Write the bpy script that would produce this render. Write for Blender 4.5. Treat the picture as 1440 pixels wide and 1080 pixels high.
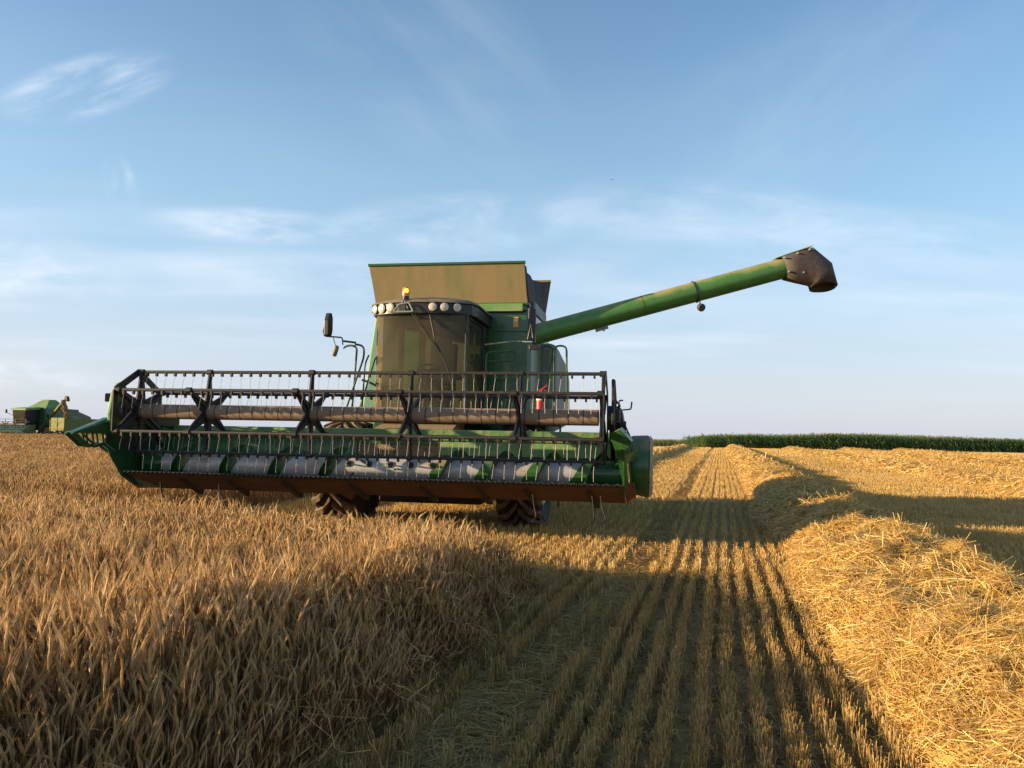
import bpy, bmesh, math, random
import numpy as np
from mathutils import Vector, Matrix
from math import sin, cos, tan, pi, radians, atan, atan2, sqrt
for o in list(bpy.data.objects): bpy.data.objects.remove(o)
S = bpy.context.scene
COL = S.collection
RNG = np.random.default_rng(7)
random.seed(7)

# ------------------------------------------------------------------ camera
CAM_H = 1.7
cam = bpy.data.cameras.new("camera"); cam.sensor_width = 36.0; cam.lens = 36.0*1090/1440
cam.clip_start = 0.05; cam.clip_end = 6000
co = bpy.data.objects.new("camera", cam); COL.objects.link(co)
pitch, roll = atan(69.5/1090), atan(0.018)
co.matrix_world = Matrix.Translation((0, 0, CAM_H)) @ Matrix.Rotation(pi/2+pitch, 4, 'X') @ Matrix.Rotation(roll, 4, 'Z')
S.camera = co

# ------------------------------------------------------------------ light
EL, AZ = radians(11.0), radians(10.0)          # the sun stands low on the left, a little behind the camera
ld = Vector((cos(AZ)*cos(EL), sin(AZ)*cos(EL), -sin(EL)))
sun = bpy.data.lights.new("sun", 'SUN'); sun.energy = 5.0; sun.angle = radians(0.6); sun.color = (1.0, 0.76, 0.46)
so = bpy.data.objects.new("sun", sun); COL.objects.link(so)
so.rotation_euler = ld.to_track_quat('-Z', 'Y').to_euler()
S.view_settings.view_transform = 'Standard'; S.view_settings.look = 'None'
S.view_settings.exposure = 0.97; S.view_settings.gamma = 1.0
S.cycles.use_denoising = True
S.cycles.max_bounces = 6; S.cycles.transparent_max_bounces = 12

W = bpy.data.worlds.new("World"); S.world = W; W.use_nodes = True
def world():
    nt = W.node_tree; N = nt.nodes; Lk = nt.links; N.clear()
    def nd(t, **k):
        n = N.new(t)
        for a, b in k.items(): setattr(n, a, b)
        return n
    def mth(op, a, b=None, clamp=False):
        n = nd('ShaderNodeMath', operation=op, use_clamp=clamp)
        for i, v in enumerate((a, b)):
            if v is None: continue
            if isinstance(v, (int, float)): n.inputs[i].default_value = v
            else: Lk.new(v, n.inputs[i])
        return n.outputs[0]
    out = nd('ShaderNodeOutputWorld'); bg = nd('ShaderNodeBackground'); bg.inputs[1].default_value = 0.12
    sky = nd('ShaderNodeTexSky', sky_type='NISHITA', sun_disc=False, sun_elevation=EL, sun_rotation=radians(260),
             altitude=50, air_density=1.0, dust_density=1.0, ozone_density=2.0)
    geo = nd('ShaderNodeTexCoord'); sep = nd('ShaderNodeSeparateXYZ'); Lk.new(geo.outputs['Generated'], sep.inputs[0])
    x, y, z = sep.outputs
    # cirrus laid on a flat high layer: direction divided by its height
    zz = mth('MAXIMUM', mth('ADD', z, 0.06), 0.02)
    px, py = mth('DIVIDE', x, zz), mth('DIVIDE', y, zz)
    cb = nd('ShaderNodeCombineXYZ'); Lk.new(px, cb.inputs[0]); Lk.new(py, cb.inputs[1])
    def noise(scale, sc3, rot, det, rough, loc=(0, 0, 0), dist=0.0):
        mp = nd('ShaderNodeMapping'); mp.inputs['Scale'].default_value = sc3; mp.inputs['Rotation'].default_value = (0, 0, rot)
        mp.inputs['Location'].default_value = loc
        Lk.new(cb.outputs[0], mp.inputs[0])
        n = nd('ShaderNodeTexNoise'); n.inputs['Scale'].default_value = scale; n.inputs['Detail'].default_value = det
        n.inputs['Roughness'].default_value = rough; n.inputs['Distortion'].default_value = dist
        Lk.new(mp.outputs[0], n.inputs[0]); return n.outputs[0]
    def rng(v, a, b, c=0.0, d=1.0):
        n = nd('ShaderNodeMapRange', interpolation_type='SMOOTHSTEP'); n.inputs[1].default_value = a; n.inputs[2].default_value = b
        n.inputs[3].default_value = c; n.inputs[4].default_value = d; Lk.new(v, n.inputs[0]); return n.outputs[0]
    big = rng(noise(0.5, (0.5, 1.0, 1), 0.35, 3, 0.5, (2.2, 0.4, 0)), 0.35, 0.75)
    fine = rng(noise(1.6, (0.6, 1.5, 1), 0.3, 5, 0.5, (5, 1, 0), 0.2), 0.2, 0.85)
    veil = mth('MULTIPLY', mth('MULTIPLY', big, fine), 0.45)
    # low banks fade in towards the horizon
    low = rng(z, 0.36, 0.10)
    veil = mth('MULTIPLY', veil, mth('ADD', mth('MULTIPLY', low, 0.85), 0.18))
    veil = mth('MULTIPLY', veil, rng(z, 0.02, 0.13))
    # two brighter wisps
    def wisp(ax, el, wx, wz, ang, amp, nz):
        d = Vector((sin(ax)*cos(el), cos(ax)*cos(el), sin(el)))
        r = Vector((cos(ax), -sin(ax), 0)); u = r.cross(d)
        a = nd('ShaderNodeVectorMath', operation='DOT_PRODUCT'); Lk.new(geo.outputs['Generated'], a.inputs[0])
        a.inputs[1].default_value = r*cos(ang)+u*sin(ang)
        b = nd('ShaderNodeVectorMath', operation='DOT_PRODUCT'); Lk.new(geo.outputs['Generated'], b.inputs[0])
        b.inputs[1].default_value = u*cos(ang)-r*sin(ang)
        f = nd('ShaderNodeVectorMath', operation='DOT_PRODUCT'); Lk.new(geo.outputs['Generated'], f.inputs[0]); f.inputs[1].default_value = d
        e = mth('ADD', mth('POWER', mth('DIVIDE', a.outputs['Value'], wx), 2.0), mth('POWER', mth('DIVIDE', b.outputs['Value'], wz), 2.0))
        m = mth('MULTIPLY', rng(e, 1.0, 0.0), rng(f.outputs['Value'], 0.0, 0.2))
        cv = nd('ShaderNodeCombineXYZ'); Lk.new(mth('MULTIPLY', a.outputs['Value'], nz[0]), cv.inputs[0]); Lk.new(mth('MULTIPLY', b.outputs['Value'], nz[1]), cv.inputs[1]); cv.inputs[2].default_value = ax*7+el*3
        n = nd('ShaderNodeTexNoise'); n.inputs['Scale'].default_value = 1; n.inputs['Detail'].default_value = 6; n.inputs['Roughness'].default_value = .58; n.inputs['Distortion'].default_value = .35
        Lk.new(cv.outputs[0], n.inputs[0])
        return mth('MULTIPLY', mth('MULTIPLY', m, rng(n.outputs[0], .33, .80)), amp)
    def az_el(pxl, pyl):
        c, s = cos(roll), sin(roll); X, Yp = (pxl-720)/1090, (540-pyl)/1090
        X, Yp = X*c-Yp*s, X*s+Yp*c
        v = Vector((X, cos(pitch)-Yp*sin(pitch), sin(pitch)+Yp*cos(pitch))).normalized()
        return atan2(v.x, v.y), math.asin(v.z)
    for (pxl, pyl, wx, wz, ang, amp, nz) in ((124, 122, .105, .034, .50, .9, (7, 30)), (170, 256, .022, .036, .35, .6, (24, 12)), (640, 315, .19, .045, .08, .5, (6, 16)),
                                         (360, 318, .15, .026, .05, .5, (8, 30)), (960, 300, .24, .05, -.08, .38, (5, 16)), (20, 385, .14, .06, .1, .55, (8, 16)),
                                         (1200, 330, .25, .045, -.2, .35, (6, 20)), (600, 80, .22, .12, -.6, .12, (4, 12)), (1120, 150, .3, .12, .5, .10, (4, 10)),
                                         (30, 530, .10, .025, 0, .5, (12, 30)), (420, 390, .35, .04, .05, .3, (5, 20)), (1000, 400, .4, .07, -.1, .25, (4, 14))):
        a_, e_ = az_el(pxl, pyl)
        veil = mth('ADD', veil, wisp(a_, e_, wx, wz, ang, amp, nz))
    veil = mth('MINIMUM', veil, 0.9)
    hz = rng(z, 0.62, -0.02)
    hs_ = nd('ShaderNodeHueSaturation'); hs_.inputs['Saturation'].default_value = 1.2; Lk.new(sky.outputs[0], hs_.inputs['Color'])
    mix0 = nd('ShaderNodeMix', data_type='RGBA'); Lk.new(mth('MULTIPLY', mth('ADD', mth('MULTIPLY', hz, 0.74), 0.08), 1.0), mix0.inputs[0]); Lk.new(hs_.outputs[0], mix0.inputs[6])
    hc = nd('ShaderNodeMix', data_type='RGBA'); Lk.new(rng(z, .30, .01), hc.inputs[0]); hc.inputs[6].default_value = HAZE_HIGH; hc.inputs[7].default_value = HAZE
    Lk.new(hc.outputs[2], mix0.inputs[7])
    mix = nd('ShaderNodeMix', data_type='RGBA'); Lk.new(veil, mix.inputs[0]); Lk.new(mix0.outputs[2], mix.inputs[6])
    mix.inputs[7].default_value = CLOUD
    Lk.new(mix.outputs[2], bg.inputs[0]); Lk.new(bg.outputs[0], out.inputs[0])
HAZE = (2.95, 3.15, 3.75, 1); HAZE_HIGH = (2.15, 3.15, 4.05, 1); CLOUD = (4.6, 4.8, 5.15, 1)
world()

# ------------------------------------------------------------------ helpers
def tag(o, label=None, cat=None, group=None, kind=None):
    if label: o['label'] = label
    if cat: o['category'] = cat
    if group: o['group'] = group
    if kind: o['kind'] = kind
    return o
def empty(name, loc, rz=0):
    o = bpy.data.objects.new(name, None); COL.objects.link(o); o.location = loc; o.rotation_euler = (0, 0, rz); o.empty_display_size = .2
    return o

class MB:
    """collects shapes; build() links them as one mesh object"""
    def __init__(s): s.v = []; s.f = []
    def add(s, vs, fs, M=None):
        b = len(s.v)
        s.v += [tuple(M @ Vector(p)) if M else tuple(p) for p in vs]
        s.f += [tuple(i+b for i in f) for f in fs]
        return s
    def box(s, c, size, rot=None, taper=1.0):
        hx, hy, hz = [d/2 for d in size]
        vs = [(x*(taper if z > 0 else 1)*hx, y*(taper if z > 0 else 1)*hy, z*hz) for z in (-1, 1) for y in (-1, 1) for x in (-1, 1)]
        fs = [(0, 2, 3, 1), (4, 5, 7, 6), (0, 1, 5, 4), (2, 6, 7, 3), (0, 4, 6, 2), (1, 3, 7, 5)]
        M = Matrix.Translation(c)
        if rot: M = M @ Matrix.Rotation(rot[2], 4, 'Z') @ Matrix.Rotation(rot[1], 4, 'Y') @ Matrix.Rotation(rot[0], 4, 'X')
        return s.add(vs, fs, M)
    def hexa(s, lo, hi):
        """two matching polygons joined"""
        n = len(lo); vs = list(lo)+list(hi)
        fs = [tuple(range(n))[::-1], tuple(range(n, 2*n))]+[(i, (i+1) % n, n+(i+1) % n, n+i) for i in range(n)]
        return s.add(vs, fs)
    def prism(s, prof, x0, x1):
        """(y,z) outline swept along x"""
        return s.hexa([(x0, y, z) for y, z in prof], [(x1, y, z) for y, z in prof])
    def prismz(s, prof, z0, z1):
        return s.hexa([(x, y, z0) for x, y in prof], [(x, y, z1) for x, y in prof])
    def tube(s, pts, r, n=8, cap=True):
        pts = [Vector(p) for p in pts]; k = len(pts); rs = r if isinstance(r, (list, tuple)) else [r]*k
        vs = []; up = None
        for i, p in enumerate(pts):
            t = (pts[min(i+1, k-1)]-pts[max(i-1, 0)]).normalized()
            if up is None: up = Vector((0, 0, 1)) if abs(t.z) < .9 else Vector((1, 0, 0))
            a = t.cross(up).normalized(); up = a.cross(t).normalized()
            vs += [p+(a*cos(2*pi*j/n)+up*sin(2*pi*j/n))*rs[i] for j in range(n)]
        fs = [(i*n+j, i*n+(j+1) % n, (i+1)*n+(j+1) % n, (i+1)*n+j) for i in range(k-1) for j in range(n)]
        if cap: fs += [tuple(range(n))[::-1], tuple((k-1)*n+j for j in range(n))]
        return s.add(vs, fs)
    def lathe(s, prof, M, n=24, cap=True):
        """(r, h) outline turned about local z"""
        vs = [(r*cos(2*pi*j/n), r*sin(2*pi*j/n), h) for r, h in prof for j in range(n)]
        k = len(prof)
        fs = [(i*n+j, i*n+(j+1) % n, (i+1)*n+(j+1) % n, (i+1)*n+j) for i in range(k-1) for j in range(n)]
        if cap: fs += [tuple(range(n))[::-1], tuple((k-1)*n+j for j in range(n))]
        return s.add(vs, fs, M)
    def plate(s, pts, th):
        """planar outline (3D points) given thickness along its normal"""
        P = [Vector(p) for p in pts]; nrm = Vector((0, 0, 0))
        for i in range(len(P)): nrm += P[i].cross(P[(i+1) % len(P)])
        nrm.normalize(); return s.hexa([p-nrm*th/2 for p in P], [p+nrm*th/2 for p in P])
    def build(s, name, mat, parent=None, smooth=False, bevel=0, label=None):
        me = bpy.data.meshes.new(name); me.from_pydata([tuple(v) for v in s.v], [], s.f); me.validate()
        bm = bmesh.new(); bm.from_mesh(me); bmesh.ops.recalc_face_normals(bm, faces=bm.faces)
        bm.to_mesh(me); bm.free()
        me.materials.append(mat)
        if smooth:
            for p in me.polygons: p.use_smooth = True
            me.set_sharp_from_angle(angle=radians(38))
        o = bpy.data.objects.new(name, me); COL.objects.link(o)
        if parent: o.parent = parent
        if bevel:
            m = o.modifiers.new("bevel", 'BEVEL'); m.width = bevel; m.segments = 2; m.limit_method = 'ANGLE'; m.angle_limit = radians(40)
        if label: o['label'] = label
        return o

def arc(p0, p1, p2, r, n=4):
    """points rounding the corner p1"""
    a, b, c = Vector(p0), Vector(p1), Vector(p2); d0 = (a-b).normalized()*r; d1 = (c-b).normalized()*r
    return [b+d0*(1-t)**2+d1*t**2 for t in [i/n for i in range(n+1)]]
def rounded(pts, r):
    out = [Vector(pts[0])]
    for i in range(1, len(pts)-1): out += arc(pts[i-1], pts[i], pts[i+1], r)
    return out+[Vector(pts[-1])]

# ------------------------------------------------------------------ materials
def mat(name, base, rough=.5, metal=0, dust=0.0, dust_col=(.30, .215, .12), scale=3.0, up=0.0, spec=.5, var=.12, bump=0.0, coat=0.0, stretch=(1, 1, 1)):
    m = bpy.data.materials.new(name); m.use_nodes = True; nt = m.node_tree; N = nt.nodes; Lk = nt.links
    b = N['Principled BSDF']; b.inputs['Roughness'].default_value = rough; b.inputs['Metallic'].default_value = metal
    b.inputs['Specular IOR Level'].default_value = spec; b.inputs['Coat Weight'].default_value = coat
    tc = N.new('ShaderNodeTexCoord'); mp = N.new('ShaderNodeMapping'); mp.inputs['Scale'].default_value = stretch; Lk.new(tc.outputs['Object'], mp.inputs[0])
    n1 = N.new('ShaderNodeTexNoise'); n1.inputs['Scale'].default_value = scale; n1.inputs['Detail'].default_value = 7; n1.inputs['Roughness'].default_value = .62
    Lk.new(mp.outputs[0], n1.inputs[0])
    hv = N.new('ShaderNodeHueSaturation'); hv.inputs['Color'].default_value = (*base, 1)
    mr = N.new('ShaderNodeMapRange'); mr.inputs[1].default_value = .3; mr.inputs[2].default_value = .7; mr.inputs[3].default_value = 1-var; mr.inputs[4].default_value = 1+var
    n0 = N.new('ShaderNodeTexNoise'); n0.inputs['Scale'].default_value = scale*3.1; n0.inputs['Detail'].default_value = 5; Lk.new(mp.outputs[0], n0.inputs[0])
    Lk.new(n0.outputs[0], mr.inputs[0]); Lk.new(mr.outputs[0], hv.inputs['Value'])
    src = hv.outputs[0]
    if dust > 0:
        dr = N.new('ShaderNodeMapRange'); dr.inputs[1].default_value = .72-.62*dust; dr.inputs[2].default_value = 1.02-.62*dust; dr.inputs[3].default_value = .04*min(1, dust*6); dr.inputs[4].default_value = .95
        add = n1.outputs[0]
        if up:
            g = N.new('ShaderNodeNewGeometry'); sp = N.new('ShaderNodeSeparateXYZ'); Lk.new(g.outputs['Normal'], sp.inputs[0])
            ma = N.new('ShaderNodeMath'); ma.operation = 'MULTIPLY_ADD'; ma.inputs[1].default_value = up; Lk.new(sp.outputs[2], ma.inputs[0]); Lk.new(n1.outputs[0], ma.inputs[2]); add = ma.outputs[0]
        Lk.new(add, dr.inputs[0])
        mx = N.new('ShaderNodeMix'); mx.data_type = 'RGBA'; Lk.new(dr.outputs[0], mx.inputs[0]); Lk.new(src, mx.inputs[6]); mx.inputs[7].default_value = (*dust_col, 1); src = mx.outputs[2]
        rr = N.new('ShaderNodeMapRange'); rr.inputs[3].default_value = rough; rr.inputs[4].default_value = .9; Lk.new(dr.outputs[0], rr.inputs[0]); Lk.new(rr.outputs[0], b.inputs['Roughness'])
    Lk.new(src, b.inputs['Base Color'])
    if bump:
        bp = N.new('ShaderNodeBump'); bp.inputs['Strength'].default_value = bump; bp.inputs['Distance'].default_value = .02; Lk.new(n0.outputs[0], bp.inputs['Height']); Lk.new(bp.outputs[0], b.inputs['Normal'])
    return m
M = {}
M['green'] = mat('green_paint', (.018, .105, .022), .38, dust=.30, up=.18, coat=.2)
M['green_clean'] = mat('green_paint_clean', (.011, .08, .02), .32, dust=.12, up=.15, coat=.3)
M['green_light'] = mat('green_paint_light_dust', (.10, .24, .055), .5, dust=.42, dust_col=(.26, .27, .12), up=.1)
M['green_dusty'] = mat('green_paint_dusty', (.045, .15, .03), .6, dust=.62, dust_col=(.24, .20, .075), up=.25)
M['auger_green'] = mat('auger_green', (.06, .19, .032), .40, dust=.16, dust_col=(.33, .26, .11), up=.42, scale=1.6, coat=.2)
M['tan_panel'] = mat('dusty_tank_panel', (.15, .145, .052), .8, dust=.66, dust_col=(.25, .178, .078), scale=2.4, stretch=(1, 1, .22), bump=.12, var=.16)
M['tarp'] = mat('dark_tarp', (.030, .026, .024), .8, dust=.25, scale=3, stretch=(3, 3, .4))
M['grey_panel'] = mat('grey_dusty_panel', (.20, .225, .19), .6, dust=.45, dust_col=(.28, .28, .23), scale=1.5)
M['black'] = mat('black_metal', (.017, .014, .012), .55, dust=.26, dust_col=(.13, .09, .055), scale=6)
M['bar'] = mat('dusty_dark_bar', (.020, .016, .014), .6, dust=.28, dust_col=(.12, .083, .055), scale=9)
M['steel'] = mat('worn_steel', (.46, .46, .46), .42, .35, dust=.45, dust_col=(.30, .24, .17), scale=4, up=.1, stretch=(.5, 1, 1))
M['floor_steel'] = mat('dull_floor_steel', (.24, .25, .27), .5, .7, dust=.35, scale=4)
M['wire'] = mat('spring_wire', (.42, .39, .35), .4, .5)
M['rust'] = mat('rusty_skid_steel', (.115, .048, .018), .7, dust=.35, dust_col=(.22, .10, .038), scale=2.5, bump=.3, stretch=(.5, 2, 2))
M['rubber'] = mat('tyre_rubber', (.016, .015, .014), .85, dust=.35, dust_col=(.11, .075, .045), scale=5)
M['lug'] = mat('tyre_lug_dust', (.05, .04, .03), .9, dust=.7, dust_col=(.20, .135, .075), scale=6)
M['yellow'] = mat('yellow_paint', (.55, .38, .03), .45, dust=.3)
M['yellow_dusty'] = mat('yellow_dusty', (.17, .165, .015), .7, dust=.4, dust_col=(.14, .13, .04))
M['spout'] = mat('dark_rubber_spout', (.055, .042, .036), .6, dust=.42, dust_col=(.14, .095, .065), scale=3, bump=.4)
M['red'] = mat('red_paint', (.55, .028, .018), .35, dust=.12)
M['white'] = mat('white_label', (.7, .66, .6), .6, dust=.2)
M['orange'] = mat('orange_sticker', (.75, .32, .04), .5, dust=.15)
M['lens'] = mat('lamp_lens', (.62, .54, .42), .25, dust=.3, scale=20, coat=.5)
M['blackplastic'] = mat('black_plastic', (.012, .012, .012), .4, dust=.2, dust_col=(.10, .08, .06), up=.2)
M['rooftop'] = mat('dusty_roof', (.025, .03, .022), .5, dust=.35, dust_col=(.20, .16, .10), up=.35)
M['seat'] = mat('seat_fabric', (.055, .045, .035), .9)
M['chaff'] = mat('chaff_dust', (.28, .185, .09), .95, var=.35, scale=14, bump=.8)

def glass_mat(name, dirt, col, streak=2.0):
    m = bpy.data.materials.new(name); m.use_nodes = True; nt = m.node_tree; N = nt.nodes; Lk = nt.links; N.clear()
    out = N.new('ShaderNodeOutputMaterial'); tr = N.new('ShaderNodeBsdfTransparent'); tr.inputs[0].default_value = (.62, .66, .55, 1)
    df = N.new('ShaderNodeBsdfDiffuse'); df.inputs[0].default_value = (*col, 1)
    gl = N.new('ShaderNodeBsdfGlossy'); gl.inputs['Roughness'].default_value = .06
    tc = N.new('ShaderNodeTexCoord'); nz = N.new('ShaderNodeTexNoise'); nz.inputs['Scale'].default_value = streak; nz.inputs['Detail'].default_value = 8
    Lk.new(tc.outputs['Object'], nz.inputs[0])
    mr = N.new('ShaderNodeMapRange'); mr.inputs[1].default_value = .3; mr.inputs[2].default_value = .7; mr.inputs[3].default_value = dirt-.10; mr.inputs[4].default_value = dirt+.10
    Lk.new(nz.outputs[0], mr.inputs[0])
    m1 = N.new('ShaderNodeMixShader'); Lk.new(mr.outputs[0], m1.inputs[0]); Lk.new(tr.outputs[0], m1.inputs[1]); Lk.new(df.outputs[0], m1.inputs[2])
    fr = N.new('ShaderNodeFresnel'); fr.inputs[0].default_value = 1.45
    sc = N.new('ShaderNodeMath'); sc.operation = 'MULTIPLY'; sc.inputs[1].default_value = .4; Lk.new(fr.outputs[0], sc.inputs[0])
    m2 = N.new('ShaderNodeMixShader'); Lk.new(sc.outputs[0], m2.inputs[0]); Lk.new(m1.outputs[0], m2.inputs[1]); Lk.new(gl.outputs[0], m2.inputs[2])
    Lk.new(m2.outputs[0], out.inputs[0]); return m
M['windscreen'] = glass_mat('dusty_windscreen_glass', .27, (.20, .165, .10))
M['sideglass'] = glass_mat('dark_side_glass', .18, (.16, .14, .09))
def emit_mat(name, col, st):
    m = bpy.data.materials.new(name); m.use_nodes = True; b = m.node_tree.nodes['Principled BSDF']
    b.inputs['Base Color'].default_value = (*col, 1); b.inputs['Emission Color'].default_value = (*col, 1); b.inputs['Emission Strength'].default_value = st; return m
M['amber'] = mat('amber_lens', (.62, .17, .03), .25, coat=.5)
M['amber_lit'] = emit_mat('amber_flash', (1.0, .33, .02), 2.2)

def tube_mat():
    """brown dusty reel tube with a thin dark spiral seam"""
    m = mat('dusty_reel_tube', (.14, .095, .065), .75, dust=.75, dust_col=(.27, .185, .12), scale=5, stretch=(.6, 1, 1))
    nt = m.node_tree; N = nt.nodes; Lk = nt.links; b = N['Principled BSDF']; src = b.inputs['Base Color'].links[0].from_socket
    tc = N.new('ShaderNodeTexCoord'); sp = N.new('ShaderNodeSeparateXYZ'); Lk.new(tc.outputs['Object'], sp.inputs[0])
    def mth(op, a, c):
        n = N.new('ShaderNodeMath'); n.operation = op
        for i, v in enumerate((a, c)):
            if isinstance(v, (int, float)): n.inputs[i].default_value = v
            elif v is not None: Lk.new(v, n.inputs[i])
        return n.outputs[0]
    ang = mth('ARCTAN2', sp.outputs[1], sp.outputs[2])
    ph = mth('FRACT', mth('ADD', mth('DIVIDE', sp.outputs[0], .205), mth('DIVIDE', ang, 2*pi)), None)
    ln = mth('LESS_THAN', ph, .10)
    mx = N.new('ShaderNodeMix'); mx.data_type = 'RGBA'; Lk.new(mth('MULTIPLY', ln, .8), mx.inputs[0]); Lk.new(src, mx.inputs[6]); mx.inputs[7].default_value = (.035, .025, .018, 1)
    Lk.new(mx.outputs[2], b.inputs['Base Color']); return m
M['tube'] = tube_mat(); M['cover'] = mat('dusty_cover_face', (.20, .20, .15), .7, dust=.6, dust_col=(.33, .29, .21), scale=4); M['matte'] = mat('matte_black', (.006, .006, .006), .9, spec=.1); M['liner'] = mat('cab_liner', (.30, .26, .13), .9); M['rail'] = mat('rail_green', (.010, .07, .02), .6, dust=.15)

def plant_mat(name, ramp, transl=.25, rough=.7, spec=.25, lowdark=None):
    """colour per stalk from the 'rnd' attribute"""
    m = bpy.data.materials.new(name); m.use_nodes = True; nt = m.node_tree; N = nt.nodes; Lk = nt.links
    b = N['Principled BSDF']; b.inputs['Roughness'].default_value = rough; b.inputs['Specular IOR Level'].default_value = spec
    at = N.new('ShaderNodeAttribute'); at.attribute_name = 'rnd'
    cr = N.new('ShaderNodeValToRGB'); e = cr.color_ramp.elements
    for i, (p, c) in enumerate(ramp):
        el = e[i] if i < 2 else e.new(p)
        el.position = p; el.color = (*c, 1)
    Lk.new(at.outputs['Fac'], cr.inputs[0]); Lk.new(cr.outputs[0], b.inputs['Base Color'])
    tr = N.new('ShaderNodeBsdfTranslucent'); Lk.new(cr.outputs[0], tr.inputs[0])
    mx = N.new('ShaderNodeMixShader'); mx.inputs[0].default_value = transl
    Lk.new(b.outputs[0], mx.inputs[1]); Lk.new(tr.outputs[0], mx.inputs[2]); Lk.new(mx.outputs[0], N['Material Output'].inputs[0]); return m
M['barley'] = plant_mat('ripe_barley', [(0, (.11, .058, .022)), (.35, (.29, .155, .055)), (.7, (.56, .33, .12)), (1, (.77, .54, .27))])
M['stubble'] = plant_mat('straw_stubble', [(0, (.21, .115, .042)), (.35, (.47, .292, .092)), (.75, (.68, .455, .165)), (1, (.82, .60, .31))])
M['straw'] = plant_mat('loose_straw', [(0, (.20, .10, .025)), (.3, (.50, .29, .062)), (.7, (.72, .465, .125)), (1, (.88, .68, .32))], .18, .5, .4)
M['corn'] = plant_mat('corn_leaves', [(0, (.08, .125, .04)), (.5, (.155, .24, .07)), (.85, (.24, .33, .10)), (1, (.45, .40, .18))], .42, .5, .35)

# ------------------------------------------------------------------ field frame: u across the rows, v along them
RA = radians(15.1); CA, SA = cos(RA), sin(RA)
def uv(u, v): return u*CA+v*SA, -u*SA+v*CA
def to_uv(x, y): return x*CA-y*SA, x*SA+y*CA
def drop(x, y):
    """the field falls away beyond its crest"""
    d = np.maximum(0, y-129.0); return -0.022*d*np.minimum(1, d/30.0)
def vnoise(x, y, seed=0):
    """cheap smooth value noise"""
    def h(i, j):
        n = np.sin(i*127.1+j*311.7+seed*74.7)*43758.5453; return n-np.floor(n)
    i, j = np.floor(x), np.floor(y); fx, fy = x-i, y-j; fx = fx*fx*(3-2*fx); fy = fy*fy*(3-2*fy)
    return (h(i, j)*(1-fx)+h(i+1, j)*fx)*(1-fy)+(h(i, j+1)*(1-fx)+h(i+1, j+1)*fx)*fy

# ground sheet
def ground_mat():
    m = bpy.data.materials.new('stubble_ground'); m.use_nodes = True; nt = m.node_tree; N = nt.nodes; Lk = nt.links; b = N['Principled BSDF']
    b.inputs['Roughness'].default_value = .95; b.inputs['Specular IOR Level'].default_value = .1
    g = N.new('ShaderNodeNewGeometry'); mp = N.new('ShaderNodeMapping'); mp.inputs['Rotation'].default_value = (0, 0, RA); Lk.new(g.outputs['Position'], mp.inputs[0])
    # rows: stretched noise along v
    ms = N.new('ShaderNodeMapping'); ms.inputs['Scale'].default_value = (3.0, 1.2, 1); Lk.new(mp.outputs[0], ms.inputs[0])
    n1 = N.new('ShaderNodeTexNoise'); n1.inputs['Scale'].default_value = 2.2; n1.inputs['Detail'].default_value = 6; Lk.new(ms.outputs[0], n1.inputs[0])
    n2 = N.new('ShaderNodeTexNoise'); n2.inputs['Scale'].default_value = .12; n2.inputs['Detail'].default_value = 5; Lk.new(mp.outputs[0], n2.inputs[0])
    n3 = N.new('ShaderNodeTexNoise'); n3.inputs['Scale'].default_value = 38; n3.inputs['Detail'].default_value = 6; n3.inputs['Roughness'].default_value = .7; Lk.new(mp.outputs[0], n3.inputs[0])
    ad = N.new('ShaderNodeMath'); ad.operation = 'MULTIPLY_ADD'; ad.inputs[1].default_value = .6; Lk.new(n3.outputs[0], ad.inputs[0]); Lk.new(n1.outputs[0], ad.inputs[2])
    ad2 = N.new('ShaderNodeMath'); ad2.operation = 'MULTIPLY_ADD'; ad2.inputs[1].default_value = .5; Lk.new(n2.outputs[0], ad2.inputs[0]); Lk.new(ad.outputs[0], ad2.inputs[2])
    cr = N.new('ShaderNodeValToRGB'); e = cr.color_ramp.elements; e[0].position = .35; e[0].color = (.085, .048, .022, 1); e[1].position = 1.6; e[1].color = (.40, .25, .10, 1)
    k = e.new(.98); k.color = (.20, .115, .05, 1)
    mr = N.new('ShaderNodeMapRange'); mr.inputs[1].default_value = 0; mr.inputs[2].default_value = 1.6; Lk.new(ad2.outputs[0], mr.inputs[0])
    for q in e: q.position = min(1, q.position/1.6)
    Lk.new(mr.outputs[0], cr.inputs[0]); Lk.new(cr.outputs[0], b.inputs['Base Color'])
    bp = N.new('ShaderNodeBump'); bp.inputs['Strength'].default_value = .35; bp.inputs['Distance'].default_value = .03; Lk.new(ad.outputs[0], bp.inputs['Height']); Lk.new(bp.outputs[0], b.inputs['Normal'])
    return m
M['ground'] = ground_mat()
M['far_field'] = mat('far_ripe_field', (.30, .185, .075), .95, scale=.05, var=.3, spec=.1)
def np_mesh(name, V, Q, material, A=None, smooth=False, parent=None):
    me = bpy.data.meshes.new(name); nq = len(Q); k = Q.shape[1]
    me.vertices.add(len(V)); me.vertices.foreach_set('co', np.asarray(V, np.float32).ravel())
    me.loops.add(nq*k); me.loops.foreach_set('vertex_index', np.asarray(Q, np.int32).ravel())
    me.polygons.add(nq); me.polygons.foreach_set('loop_start', np.arange(0, nq*k, k, dtype=np.int32))
    try: me.polygons.foreach_set('loop_total', np.full(nq, k, np.int32))
    except Exception: pass
    if smooth: me.polygons.foreach_set('use_smooth', np.ones(nq, bool))
    if A is not None:
        at = me.attributes.new('rnd', 'FLOAT', 'POINT'); at.data.foreach_set('value', np.asarray(A, np.float32))
    me.update(calc_edges=True); me.materials.append(material)
    o = bpy.data.objects.new(name, me); COL.objects.link(o)
    if parent: o.parent = parent
    return o
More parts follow.
